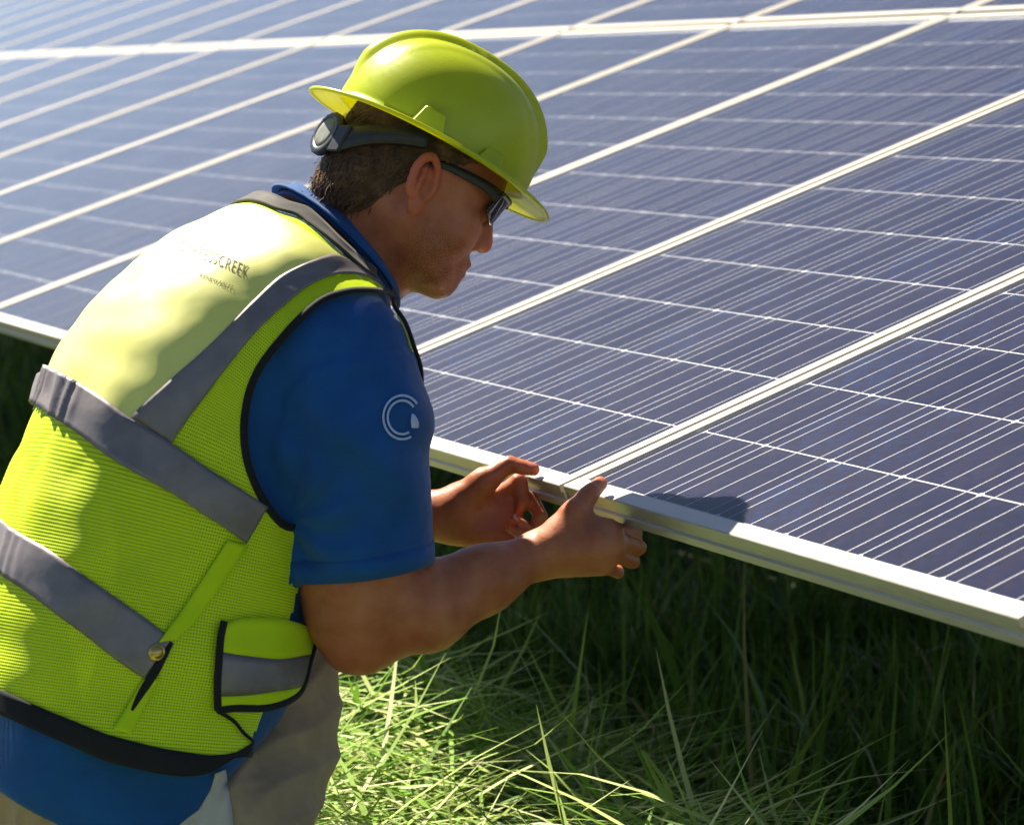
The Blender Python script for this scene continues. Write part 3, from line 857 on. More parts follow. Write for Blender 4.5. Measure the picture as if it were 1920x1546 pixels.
# nails on the two thumbs and the curled fingertips
MAT['nail'] = Mat('nail').set(color=(0.62, 0.34, 0.26), rough=0.3, spec=0.5).m
def nail(c, ax_len, ax_n, l=.0062, w=.0052):
    ax_len = ax_len / np.linalg.norm(ax_len); ax_n = ax_n - (ax_n @ ax_len) * ax_len; ax_n = ax_n / np.linalg.norm(ax_n); ax_w = np.cross(ax_len, ax_n)
    V = []
    for i in range(9):
        for j in range(9):
            a, b = -1 + i / 4, -1 + j / 4
            x = a * l; y = b * w * (1 - .25 * max(0, -a) ** 2) * math.sqrt(max(0, 1 - .55 * a ** 4 if a > 0 else 1))
            V.append(c + ax_len * x + ax_w * y - ax_n * (.35 * y * y / w + .12 * x * x / l) )
    o = mesh('nail', V, grid_faces(9, 9), MAT['nail'], body); solidify(o, .0008, 0)
_t = PX(1126, 906, 3.316) - PX(1106, 925, 3.290)
nail(PX(1124, 908, 3.3135) + (CU * .45 - CD * .55 + CR * .5) * .0098, _t, CU * .45 - CD * .55 + CR * .5)
_t = PX(1000, 880, 3.486) - PX(952, 871, 3.488)
nail(PX(995, 879, 3.486) + (CU * .8 - CD * .35) * .0098, _t, CU * .8 - CD * .35)
_t = PX(966, 974, 3.478) - PX(1000, 1003, 3.490)
nail(PX(970, 977, 3.479) + (CU * .75 - CD * .5) * .0080, _t, CU * .75 - CD * .5, .005, .0042)

# shirt
def sleeve(p, a, m_, b, r, cutp, cutn, grow):
    d = smin(d_cone(p, a, m_, r[0], r[1]), d_cone(p, m_, b, r[1], r[2]), .03)
    return smax(d, (p - cutp) @ cutn, .004)
SL_A, SL_M, SL_B = PX(634, 668, 3.18), PX(664, 830, 3.172), PX(681, 1075, 3.18)
SL_CUT, SL_N = PX(680, 1068, 3.18), cdir(.10, -1, 0.10)
LSL_A, LSL_B = L_SH, L_SH + (L_EL - L_SH) * .66
LSL_N = (L_EL - L_SH) / np.linalg.norm(L_EL - L_SH)
def sleeve_r(p):
    d = smin(d_cone(p, SL_A, SL_M, .084, .084), d_cone(p, SL_M, SL_B, .084, .085), .03)
    # long soft folds hanging from the shoulder towards the elbow and the armpit
    q = (p - SL_M); x = q @ CR; y = q @ CU
    d = d - .0048 * np.sin(x * 62 + y * 26 + 2.2 * np.sin(y * 17)) * np.clip(.9 - np.abs(y + .02) * 5, 0, 1) - .0024 * wob(p, 26, 2)
    ax_, ay_ = x + .075, y + .085; ra = np.sqrt(ax_ * ax_ + ay_ * ay_) + 1e-6
    d = d - .0042 * np.sin(np.arctan2(ay_, ax_) * 9 + 1.3 * np.sin(ra * 40)) * np.exp(-((ra - .07) / .05) ** 2)
    y0 = np.interp(x, [-.09, -.075, -.065, -.04, .016, .073, .12], [-.05, .019, .057, .088, .102, .107, .10])
    d = d - .0032 * (1 + np.tanh((y0 - y) / .005)) * np.clip((y + .06) / .1, 0, 1) + .002
    cut = smax(d, (p - SL_CUT) @ SL_N, .004)
    inner = smax(d_cone(p, SL_M, PX(684, 1130, 3.18), .074, .074), -((p - SL_CUT) @ SL_N) - .018, .004)   # hollow hem
    return smax(cut, -inner, .003)
def sleeve_l(p):
    d = d_cone(p, LSL_A, LSL_B, .088, .08) - .002 * wob(p, 24, 3)
    return smax(d, (p - LSL_B) @ LSL_N, .004)
SHIRT = Field()
SHIRT.fn(lambda p: d_torso(p) - .0035 * wob(p, 20, 1), TC, TR, .02)
SHIRT.fn(sleeve_r, SL_M, .36, .035)
SHIRT.fn(sleeve_l, (LSL_A + LSL_B) / 2, .30, .035)
NECK_T = AX_T[int(NS * .93)]; NECK_C = lerp_tab(AX_C, np.array(9.75))
VENT = PX(262, 1508, 3.03)
def shirt_f(p):
    d = SHIRT(p)
    d = smax(d, (p - NECK_C) @ NECK_T, .006)
    # tail hem
    hem = (PX(330, 1600, 3.1) - p) @ cdir(.45, 1, 0)
    hem2 = np.minimum((p - PX(442, 1440, 3.1)) @ cdir(.76, -.65, 0), (PX(400, 1330, 3.1) - p) @ CU)
    return smax(smax(d, hem, .004), hem2, .01)
lo = AX_C.min(0) - .3; hi = AX_C.max(0) + .3; lo[2] = AX_C[0][2] - .05; hi[2] = NECK_C[2] + .06
sv, sf = surface_nets(shirt_f, lo, hi, 0.0045, smooth=1)
shirt = child(mesh('shirt', sv, sf, MAT['blue']))

def raycast(f, x, y, d0=2.85, d1=3.7, n=60):
    """first hit of the camera ray through each photo pixel with the surface f = 0"""
    x = np.atleast_1d(np.asarray(x, float)); y = np.atleast_1d(np.asarray(y, float))
    dr = np.stack([(x - CX) / FPX, (y - CY) / FPX, np.ones_like(x)], -1) @ CAMR
    t = np.full(len(x), d0)
    for i in range(n):
        d = f(CAMP + dr * t[:, None]); t = np.minimum(t + np.clip(d, -.02, .06) * .8, d1)
    return CAMP + dr * t[:, None]

def shirt_sleeve_hem():
    # stitched band just above the sleeve hem
    n = 72; an = np.linspace(0, 2 * math.pi, n, endpoint=False)
    e1 = np.cross(SL_N, CD); e1 /= np.linalg.norm(e1); e2 = np.cross(SL_N, e1)
    rows = []
    for h in (.0, .0125, .025):
        c = SL_CUT - SL_N * (h + .001)
        c = c + (PX(681, 1068, 3.18) - SL_CUT) * 0
        ring = []
        for a in an:
            d = math.cos(a) * e1 + math.sin(a) * e2; t = np.array([.12])
            for k in range(30): t = t - np.clip(shirt_f((c + d * t[0])[None]), -.02, .02) * .7
            ring.append(c + d * (t[0] + .0004))
        rows.append(ring)
    P = np.array(rows).transpose(1, 0, 2)
    o = mesh('sleeve_hem', P.reshape(-1, 3), grid_faces(n, 3, True), MAT['blue'], shirt)
    solidify(o, .0016, 0)
shirt_sleeve_hem()

# polo collar standing round the neck
def make_collar():
    n = 64; rows = []
    an = np.linspace(math.radians(-165), math.radians(165), n)
    for s, gr in ((9.62, .006), (9.8, .0075), (10.05, .007), (10.35, .006), (10.62, .007), (10.60, .011), (10.35, .013), (10.0, .016), (9.75, .02)):
        p = torso_point(an, np.full(n, s) - .35 * (np.abs(an) / math.pi) ** 2)
        c = lerp_tab(AX_C, np.full(n, s)); r = p - c; r /= np.linalg.norm(r, axis=1)[:, None]
        rows.append(p + r * gr)
    P = np.array(rows).transpose(1, 0, 2)
    o = mesh('collar', P.reshape(-1, 3), grid_faces(n, len(rows)), MAT['blue'], shirt)
    solidify(o, .003, 0)
make_collar()

# sleeve emblem: open ring of two lines with a leaf in its gap
def emblem():
    cx, cy, rx, ry = 754, 782, 37, 43
    def strip(name, P, Q):
        a = raycast(shirt_f, P[:, 0], P[:, 1]); b = raycast(shirt_f, Q[:, 0], Q[:, 1])
        off = -CD * .0016
        v = np.stack([a + off, b + off], 1).reshape(-1, 3)
        o = mesh(name, v, grid_faces(len(P), 2), MAT['logo'], shirt); solidify(o, .0008, 1)
    an = np.radians(np.linspace(-38, -298, 60))
    for k0, k1 in ((1.0, .90), (.78, .68)):
        e = np.stack([np.cos(an), np.sin(an)], 1)
        strip('emblem_ring', np.array([cx, cy]) + e * [rx * k0, ry * k0], np.array([cx, cy]) + e * [rx * k1, ry * k1])
    t = np.linspace(0, 1, 12)
    l = np.stack([772 - 1.5 * np.sin(t * 3.1), 775 + 27 * t], 1); r = np.stack([772 + 13 * np.sin(np.minimum(t * 1.9 + .15, 3.1)) ** .8 - 0, 775 + 27 * t], 1)
    strip('emblem_leaf', l, r)
emblem()

# ------------------------------------------------------------------ vest
NPH, NSV = 360, 260
S0, S1 = 1.55, 9.75
PHI = np.linspace(-math.pi, math.pi, NPH, endpoint=False); SV = np.linspace(S0, S1, NSV)
pp, ss = np.meshgrid(PHI, SV, indexing='ij')
G = torso_point(pp.ravel(), ss.ravel())
cen = lerp_tab(AX_C, ss.ravel()); out = G - cen; out /= np.linalg.norm(out, axis=1)[:, None]
base_off = .014 + .006 * np.exp(-((ss.ravel() - 2.3) / 1.3) ** 2)
fold = .0050 * wob(G, 19, 3) + .0034 * wob(G, 44, 1)
pr_, sr_ = pp.ravel(), ss.ravel()
# pulled folds across the lower back, and the blousing over the waist
fold += .0045 * np.sin(pr_ * 16 + 3 * np.sin(sr_ * 1.3)) * np.exp(-((sr_ - 4.8) / .55) ** 2) * np.exp(-((pr_ + .1) / .8) ** 2)
fold += .013 * np.exp(-((sr_ - 3.7) / .6) ** 2) * np.clip(np.cos(pr_), 0, 1) - .010 * np.exp(-((sr_ - 5.0) / .35) ** 2) * np.clip(np.cos(pr_), 0, 1)
fold += .004 * np.sin(sr_ * 5.2 + pr_ * 2.0) * np.exp(-((pr_ - 2.0) / .7) ** 2) * np.exp(-((sr_ - 3.0) / 1.2) ** 2)
G = G + out * (base_off + fold)[:, None]
for it in range(4):                                   # never below the shirt
    d = np.where(sr_ > 6.3, SHIRT(G), d_torso(G) - .0035 * wob(G, 20, 1)); push = np.clip(.0085 - d, 0, .02)
    G = G + out * push[:, None] * .8
G = G.reshape(NPH, NSV, 3)
for it in range(3):
    G[:, 1:-1] = .5 * G[:, 1:-1] + .125 * (G[:, :-2] + G[:, 2:] + np.roll(G, 1, 0)[:, 1:-1] + np.roll(G, -1, 0)[:, 1:-1])
NG = np.cross(np.roll(G, -1, 0) - np.roll(G, 1, 0), np.gradient(G, axis=1)); NG /= np.linalg.norm(NG, axis=2)[..., None] + 1e-12
if ((NG * (G - lerp_tab(AX_C, ss))).sum(-1)).mean() < 0: NG = -NG
GP = PROJ(G)
FACING = (NG * (CAMP - G)).sum(-1) > -.02

def surf(phi, s, off=0.0):
    phi = np.asarray(phi, float); s = np.asarray(s, float)
    a = (phi + math.pi) / (2 * math.pi) * NPH; b = np.clip((s - S0) / (S1 - S0), 0, 1) * (NSV - 1)
    i = np.floor(a).astype(int); u = (a - i)[..., None]; j = np.clip(b.astype(int), 0, NSV - 2); w = (b - j)[..., None]
    i0, i1 = i % NPH, (i + 1) % NPH
    def bl(T): return (T[i0, j] * (1 - u) + T[i1, j] * u) * (1 - w) + (T[i0, j + 1] * (1 - u) + T[i1, j + 1] * u) * w
    N = bl(NG); N = N / (np.linalg.norm(N, axis=-1)[..., None] + 1e-12)
    return bl(G) + N * (np.asarray(off)[..., None] if np.ndim(off) else off), N

def px2s(pts):
    """photo pixels on the vest -> (angle, height) on its surface"""
    pts = np.atleast_2d(np.asarray(pts, float)); res = []
    ii, jj = np.nonzero(FACING); g = GP[ii, jj]
    for x, y in pts:
        k = ((g[:, 0] - x) ** 2 + (g[:, 1] - y) ** 2 + ((g[:, 2] - 3.1) * 8) ** 2).argmin()
        ph, s = PHI[ii[k]], SV[jj[k]]; ph0, s0 = ph, s
        for it in range(4):
            e = .004
            q = PROJ(surf([ph, ph + e, ph], [s, s, s + e])[0])[:, :2]
            J = np.stack([(q[1] - q[0]) / e, (q[2] - q[0]) / e], 1)
            try: st = np.linalg.solve(J.T @ J + np.eye(2) * 3.0, J.T @ (np.array([x, y]) - q[0]))
            except Exception: break
            ph = float(np.clip(ph + np.clip(st[0], -.04, .04), ph0 - .05, ph0 + .05)); s = float(np.clip(s + np.clip(st[1], -.08, .08), s0 - .1, s0 + .1))
        res.append((ph, s))
    return np.array(res)

def in_poly(x, y, poly):
    r = np.zeros(x.shape, bool); n = len(poly)
    for i in range(n):
        x0, y0 = poly[i]; x1, y1 = poly[(i + 1) % n]
        c = ((y0 > y) != (y1 > y)) & (x < (x1 - x0) * (y - y0) / (y1 - y0 + 1e-12) + x0); r ^= c
    return r

ARM = [(776, 648), (762, 604), (737, 556), (700, 545), (640, 549), (600, 565), (560, 600), (520, 645), (485, 692), (465, 742), (457, 800), (462, 860), (480, 912), (506, 956), (540, 990)]
arm_s = px2s(ARM)
tail = np.array([[arm_s[-1, 0] + .10, arm_s[-1, 1] + .22], [arm_s[-1, 0] + .45, 6.5], [arm_s[0, 0] + .25, 7.6]])
arm_loop = np.concatenate([arm_s, tail])
t_ = np.r_[arm_loop, arm_loop[:1]]
arm_fine = resample(catmull(t_, 160), 160)[:-1]
NECK_OUT = [(522, 396), (560, 407), (620, 456), (680, 508), (728, 547)]
NECK_IN = [(540, 376), (585, 384), (645, 428), (690, 482), (722, 534)]
HEM_T = [(2, 1290), (100, 1335), (200, 1376), (300, 1402), (390, 1416), (440, 1411), (474, 1390)]
HEM_B = [(2, 1338), (100, 1383), (200, 1426), (290, 1448), (350, 1455), (400, 1446), (436, 1418)]
neck_s = px2s(NECK_OUT); hem_s = px2s(HEM_T); hemb_s = px2s(HEM_B)
def sfun(tab):
    o = np.argsort(np.abs(tab[:, 0])); x = np.abs(tab[o, 0]); y = tab[o, 1]
    return lambda ph: np.interp(np.abs(ph), x, y)
f_neck, f_hem, f_hemb = (sfun(t) for t in (neck_s, hem_s, hemb_s))
FRONT = max(abs(hem_s[-1, 0]), 2.25)

VEST = child(mesh('safety_vest', [(0, 0, 0)], [], MAT['vest']))
bpy.data.objects.remove(VEST)
def grid_vest():
    fi = grid_faces(NPH, NSV, True)
    pc = ((np.roll(pp, -1, 0) + pp) / 2); pc[-1] = pp[-1]; pc = pc[:, :-1].ravel(); sc = ((ss[:, 1:] + ss[:, :-1]) / 2).ravel()
    keep = (sc < f_neck(pc)) & (sc > f_hemb(pc) + .02) & (np.abs(pc) < FRONT * .962 + .3 * np.clip((sc - 2.4) / 4, 0, 1))
    keep &= ~in_poly(pc, sc, arm_fine) & ~in_poly(-pc, sc, arm_fine)
    fi = fi[keep]
    used = np.unique(fi); remap = np.full(NPH * NSV, -1); remap[used] = np.arange(len(used))
    o = mesh('safety_vest', G.reshape(-1, 3)[used], remap[fi], MAT['vest'])
    me = o.data; uvl = me.uv_layers.new(name='UVMap')
    vi = np.zeros(len(me.loops), np.int32); me.loops.foreach_get('vertex_index', vi)
    U = np.stack([(pp.ravel()[used] + math.pi) / (2 * math.pi) * 1.0, (ss.ravel()[used]) / 11.0], 1)[vi]
    uvl.data.foreach_set('uv', U.astype(np.float32).ravel())
    return child(o)
VEST = grid_vest()

def vpatch(name, A, B, mat, off=.0022, n=40, m=8, thick=.0012, px=True, mirror=False, pleat=0.0):
    a = px2s(A) if px else np.asarray(A, float); b = px2s(B) if px else np.asarray(B, float)
    a = resample(catmull(a, 80), n); b = resample(catmull(b, 80), n)
    w = np.linspace(0, 1, m)[None, :, None]
    q = a[:, None] * (1 - w) + b[:, None] * w
    if mirror: q = q * [-1, 1]
    if pleat:
        off = off + pleat * (1 + np.sin(q[..., 0] * 46 + 2.5 * np.sin(q[..., 0] * 13) + 6 * q[..., 1])) * np.clip((.62 - np.abs(q[..., 0])) / .25, 0, 1)
    P, N = surf(q[..., 0], q[..., 1], off)
    f = grid_faces(n, m)
    nn = np.cross(P[1, 0] - P[0, 0], P[0, 1] - P[0, 0])
    if nn @ N[0, 0] < 0: f = f[:, ::-1]
    o = mesh(name, P.reshape(-1, 3), f, mat, VEST)
    solidify(o, thick, 0)
    return o

def vtrim(name, A, mat, r=.0045, off=.0015, px=True, mirror=False, n=70, taper=False):
    a = px2s(A) if px else np.asarray(A, float)
    a = resample(catmull(a, 120), n)
    if mirror: a = a * [-1, 1]
    P, N = surf(a[:, 0], a[:, 1], off)
    for k in range(2): P[1:-1] = .5 * P[1:-1] + .25 * (P[:-2] + P[2:])
    rad = np.full(n, r)
    if taper: rad = r * (.25 + .75 * np.sin(np.linspace(.15, 3.0, n)))
    v, f = tube(P, rad, 8, flat=N)
    return mesh(name, v, f, mat, VEST)

# bindings
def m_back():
    M = Mat('hi_vis_back_glare').set(rough=0.5, sheen=0.1, spec=1.0, coat=0.9, coat_rough=0.46)
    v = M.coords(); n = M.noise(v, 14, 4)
    M.link(M.ramp(n, [(0.3, (0.88, 0.86, 0.14)), (0.7, (0.93, 0.90, 0.19))]), M.b.inputs['Base Color'])  # paler than the vest yellow: sun glare put into the cloth colour
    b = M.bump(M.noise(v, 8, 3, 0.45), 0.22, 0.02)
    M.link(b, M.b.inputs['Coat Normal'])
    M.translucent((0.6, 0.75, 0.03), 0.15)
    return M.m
MAT['back'] = m_back()
_ta = resample(catmull(px2s([(215, 880), (250, 835), (285, 805), (350, 700), (405, 660), (455, 600), (505, 555), (556, 520), (612, 497), (662, 506), (700, 532)]), 200), 140)
_ta[:, 1] = np.minimum(_ta[:, 1], f_neck(_ta[:, 0]) - .02)
_tm = px2s([(78, 722), (120, 748), (155, 768), (230, 824), (275, 850)])
_w = np.linspace(1, -1, 140)[None]
_q = np.stack([_ta[:, :1] * _w, np.broadcast_to(_ta[:, 1:], (140, 140))], -1)
_q[..., 1] = np.maximum(_q[..., 1], np.interp(np.where(_q[..., 0] < _tm[0, 0], np.abs(_q[..., 0]), _q[..., 0]), _tm[:, 0], _tm[:, 1]))
_P, _N = surf(_q[..., 0], _q[..., 1], .0014)
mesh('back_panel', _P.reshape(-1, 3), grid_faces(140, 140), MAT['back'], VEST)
loop = np.r_[arm_fine, arm_fine[:1]]
for mir in (False, True): vtrim('armhole_binding', loop, MAT['trim'], .0048, .001, False, mir, 200)
ph = np.linspace(-FRONT * .965, FRONT * .965, 90)
vpatch('hem_band', np.stack([ph, f_hem(ph)], 1), np.stack([ph, f_hemb(ph)], 1), MAT['trim'], .0025, 120, 6, .002, False)
phn = np.linspace(-1.9, 1.9, 60); ni = px2s(NECK_IN); f_ni = sfun(ni)
vpatch('neck_band', np.stack([phn, f_neck(phn) - .03], 1), np.stack([phn, np.minimum(f_neck(phn) + .36, S1)], 1), MAT['strap_tape'], .003, 80, 6, .003, False)
# reflective tape over the shoulder, round the chest and round the waist
TA_L = [(668, 500), (630, 480), (585, 490), (530, 516), (480, 560), (430, 611), (380, 660), (310, 722), (247, 782)]
TA_R = [(712, 532), (690, 521), (640, 515), (582, 535), (530, 576), (480, 622), (430, 682), (385, 742), (322, 832)]
for mir in (False, True): vpatch('shoulder_tape', TA_L, TA_R, MAT['tape'], .0024, 60, 10, mirror=mir)
def band(name, T, B, mat, off, pleat=0.0):
    def ext(tab):
        f = np.polyfit(tab[:, 0], tab[:, 1], 2)
        end = tab[-1, 0]; ph_ = np.linspace(-end, tab[0, 0] - .12, 14)
        w = np.clip((tab[0, 0] - ph_) / .6, 0, 1)
        k = np.interp(np.abs(ph_), tab[:, 0], tab[:, 1])
        sl = (tab[1, 1] - tab[0, 1]) / (tab[1, 0] - tab[0, 0] + 1e-6)
        lin = tab[0, 1] + np.clip(sl, -.6, .6) * (ph_ - tab[0, 0]) * np.exp(-(tab[0, 0] - ph_))
        return np.concatenate([np.stack([ph_, lin * (1 - w) + k * w], 1), tab])
    return vpatch(name, ext(px2s(T)), ext(px2s(B)), mat, off, 300, 10, px=False, pleat=pleat)
band('chest_tape', [(100, 690), (180, 736), (240, 780), (320, 830), (400, 885), (500, 949)], [(57, 755), (130, 800), (220, 867), (330, 930), (400, 976), (460, 1018)], MAT['tape'], .0034, .0034)
band('waist_tape', [(4, 970), (80, 1022), (160, 1080), (240, 1136), (324, 1196)], [(4, 1076), (60, 1115), (140, 1175), (210, 1230), (268, 1270)], MAT['tape'], .0024, .0016)
# side strap, slit, snap
vpatch('side_strap', [(424, 1012), (385, 1075), (340, 1145), (296, 1204)], [(462, 1022), (420, 1085), (374, 1152), (330, 1200)], MAT['vest_plain'], .0042, 30, 5)
vpatch('side_strap', [(268, 1272), (240, 1320), (212, 1366)], [(300, 1272), (270, 1325), (244, 1376)], MAT['vest_plain'], .0030, 20, 5)
vtrim('side_slit', [(322, 1204), (300, 1240), (272, 1285), (246, 1332)], MAT['trim'], .0055, .003, taper=True, n=30)
def snap():
    q = px2s([(292, 1222)]); P, N = surf(q[:, 0], q[:, 1], .004); P, N = P[0], N[0]
    e1 = np.cross(N, CU); e1 /= np.linalg.norm(e1); e2 = np.cross(N, e1)
    an = np.linspace(0, 2 * math.pi, 20, endpoint=False); V = []
    prof = [(.0098, -.001), (.0098, .0006), (.0085, .0012), (.0066, .0012), (.0060, .0032), (.0040, .0044), (.0012, .0048)]
    for r, h in prof: V += [P + N * h + r * (math.cos(a) * e1 + math.sin(a) * e2) for a in an]
    f = [(i * 20 + j, i * 20 + (j + 1) % 20, (i + 1) * 20 + (j + 1) % 20, (i + 1) * 20 + j) for i in range(len(prof) - 1) for j in range(20)]
    f.append(tuple((len(prof) - 1) * 20 + j for j in range(20)))
    mesh('snap', V, f, MAT['brass'], VEST)
snap()
# pocket on the right front
PK_T = [(412, 1172), (450, 1158), (505, 1158), (550, 1165), (583, 1182)]
PK_M = [(408, 1222), (450, 1230), (505, 1235), (545, 1232), (574, 1226)]
PK_N = [(406, 1302), (440, 1300), (490, 1296), (530, 1292), (557, 1284)]
PK_B = [(404, 1328), (440, 1322), (490, 1322), (530, 1312), (556, 1292)]
vpatch('pocket', PK_T, PK_M, MAT['vest_plain'], .0065, 30, 6)
vpatch('pocket_tape', PK_M, PK_N, MAT['tape'], .0068, 30, 6)
vpatch('pocket', PK_N, PK_B, MAT['vest_plain'], .0065, 30, 4)
vtrim('pocket_binding', [(416, 1164), (408, 1205), (405, 1260), (404, 1300), (404, 1328)], MAT['trim'], .0046, .007, n=30)
vtrim('pocket_binding', [(404, 1329), (440, 1323), (490, 1324), (530, 1313), (556, 1292), (568, 1256), (576, 1224), (585, 1190)], MAT['trim'], .0046, .007, n=50)
vtrim('pocket_seam', [(404, 1330), (435, 1350), (452, 1372), (472, 1390)], MAT['trim'], .0022, .004, n=24)

# printed name across the upper back
def vest_text(body_, p0, p1, h):
    cu = bpy.data.curves.new('vest_print', 'FONT'); cu.body = body_; cu.size = 1.0; cu.space_character = 1.15
    tmp = bpy.data.objects.new('tmp', cu); COL.objects.link(tmp)
    bpy.context.view_layer.update()
    me = bpy.data.meshes.new_from_object(tmp.evaluated_get(bpy.context.evaluated_depsgraph_get()))
    COL.objects.unlink(tmp); bpy.data.objects.remove(tmp)
    co = np.array([v.co[:] for v in me.vertices]); w = co[:, 0].max()
    p0, p1 = np.array(p0, float), np.array(p1, float); dx = (p1 - p0) / w
    up = np.array([.30, -.95]) * h / .70
    px = p0 + co[:, :1] * dx + co[:, 1:2] * up
    q = px2s(px); P, N = surf(q[:, 0], q[:, 1], .0019)
    mesh('vest_print', P, [tuple(p.vertices) for p in me.polygons], MAT['print'], VEST, False)
vest_text('CYPRESSCREEK', (334, 470), (462, 520), 21)
vest_text('RENEWABLES', (374, 520), (436, 545), 8)

# ------------------------------------------------------------------ trousers
TRO = Field()
HIP_R, KN_R = PX(455, 1440, 3.115), PX(385, 2120, 3.06)
HIP_L, KN_L = PX(330, 1440, 3.34), PX(230, 2090, 3.34)
TRO.fn(lambda p: np.where((p - PX(190, 1470, 3.2)) @ CU > .02, .1, d_torso(p, -.024)), TC, TR, .03)
TRO.cone(PX(235, 1490, 3.19), PX(250, 1560, 3.2), .125, .13, .04)
TRO.cone(PX(552, 1275, 3.31), PX(505, 1410, 3.255), .056, .070, .05)
TRO.cone(PX(500, 1410, 3.25), PX(432, 1556, 3.19), .072, .085, .05)
TRO.cone(PX(432, 1556, 3.17), KN_R, .088, .070, .05)
TRO.cone(HIP_L, KN_L, .100, .070, .05)
AN_R = KN_R + np.array([-.05, -.40, 0]); AN_L = KN_L + np.array([-.08, -.40, 0])
for a, b in ((KN_R, AN_R), (KN_L, AN_L)):
    a2 = a.copy(); a2[2] = .085; b2 = b.copy(); b2[2] = .075
    TRO.cone(a, a2, .070, .068, .04); TRO.cone(a2, b2, .068, .052, .05)
def trouser_f(p):
    q = p - PX(520, 1400, 3.1)
    x, y = q @ CR, q @ CU
    return TRO(p) + .0075 * np.abs(np.sin(y * 42 - x * 66 + 1.8 * np.sin(x * 30 + y * 14))) ** .8 - .005 - .0045 * wob(p, 30, 2)
lo = np.minimum(KN_R, AN_L) - .3; hi = np.maximum(KN_R, PX(560, 1200, 3.1)) + .22; lo[2] = 0.0; hi[2] = PX(520, 1150, 3.2)[2]
tv, tf = surface_nets(trouser_f, lo, hi, 0.005, smooth=1)
trousers = child(mesh('trousers', tv, tf, MAT['khaki']))
def fly_flap():
    P = np.array([(405, 1448), (424, 1440), (430, 1480), (436, 1520), (440, 1556)]); Q = np.array([(404, 1450), (396, 1480), (375, 1515), (350, 1535), (325, 1556)])
    both = lambda p: np.minimum(trouser_f(p), shirt_f(p))
    P = resample(P, 14); Q = resample(Q, 14); rows = []
    for w in np.linspace(0, 1, 8):
        q = P * (1 - w) + Q * w; rows.append(raycast(both, q[:, 0], q[:, 1]) - CD * (.004 + .002 * math.sin(w * 5)))
    o = mesh('pocket_lining', np.array(rows).transpose(1, 0, 2).reshape(-1, 3), grid_faces(14, 8), MAT['pale'], trousers); solidify(o, .0015, 0)
fly_flap()
def boots():
    for k in (AN_R, AN_L):
        B = Field(); b = k.copy(); b[2] = .075
        B.cone(b + [0, .04, .0], b + [0, -.06, -.005], .052, .055, .03); B.cone(b + [0, -.06, -.01], b + [.0, -.14, -.02], .05, .036, .03)
        B.cone(b + [0, -.10, .04], b + [0, -.12, -.03], .04, .035, .03)
        vv, ff = surface_nets(B, b - .22, b + .2, .007)
        child(mesh('boot', vv, ff, MAT['boot']))
MAT['boot'] = simple('brown_leather', (0.09, 0.05, 0.03), 0.6, 0, 60, 0.25, 0.3)
boots()

# ------------------------------------------------------------------ hair
def make_hair():
    Fh = Field()
    Fh.ell(HP(-.008, .052, 0), HAX, (.106, .100, .0835), .01)
    Fh.ell(HP(-.050, -.005, 0), HAX, (.062, .070, .066), .03)
    Fh.cone(HP(-.085, -.035, 0), HP(-.098, -.062, 0), .030, .012, .03)          # ducktail at the nape
    def hair(p):
        q = head_local(p); f_, u_, r_ = q.T
        st = .0016 * np.sin((f_ * .5 - u_) * 520 + r_ * 260 + 5 * np.sin(f_ * 60 + r_ * 40)) + .002 * wob(p, 95, 1)
        d = Fh(p) + st
        # hairline: up over the ear, down to the nape
        ar = np.abs(r_)
        line = np.interp(f_, [-.12, -.075, -.045, -.030, -.012, .012, .030, .060, .09], [-.082, -.072, -.045, -.020, .036, .040, .052, .066, .080])
        line = line + .003 * np.sin(f_ * 700 + ar * 300)
        return smax(d, line - u_, .004)
    return surface_nets(hair, HC - .17, HC + .17, .003, smooth=1)
hv, hf = make_hair()
hair = child(mesh('hair', hv, hf, MAT['hair']))
def strands():
    q = head_local(hv); sel = np.nonzero((q[:, 1] < .055) & (q[:, 1] > -.08) & (q[:, 0] < -.03))[0]
    sel = rng.choice(sel, 2600); P = hv[sel]; L = q[sel]
    C0 = HP(-.02, .03, 0); N = P - C0; N /= np.linalg.norm(N, axis=1)[:, None]
    D = -HU[None] * 1.0 - HF[None] * .45 + rng.normal(0, .22, (len(P), 3)); D -= (D * N).sum(1)[:, None] * N * .85; D /= np.linalg.norm(D, axis=1)[:, None]
    ln = rng.uniform(.012, .030, len(P))[:, None]; w = np.cross(D, N) * .0007
    a = P - N * .001; b = P + D * ln * .55 + N * .003; c = P + D * ln + N * .0015
    V = np.stack([a - w, a + w, b + w, b - w, c], 1).reshape(-1, 3); k = np.arange(len(P))[:, None] * 5
    F = [tuple(x) for x in (k + np.array([0, 1, 2, 3])).tolist()] + [tuple(x) for x in (k + np.array([3, 2, 4])).tolist()]
    mesh('hair_strands', V, F, MAT['hair'], hair)
strands()

# ------------------------------------------------------------------ hard hat
def place_local(o):      # things worn on the head: coordinates are (forward, up, right) of the head
    mm = np.eye(4); mm[:3, 0], mm[:3, 1], mm[:3, 2], mm[:3, 3] = HF, HU, HR, HC
    o.matrix_world = Matrix(mm.tolist())

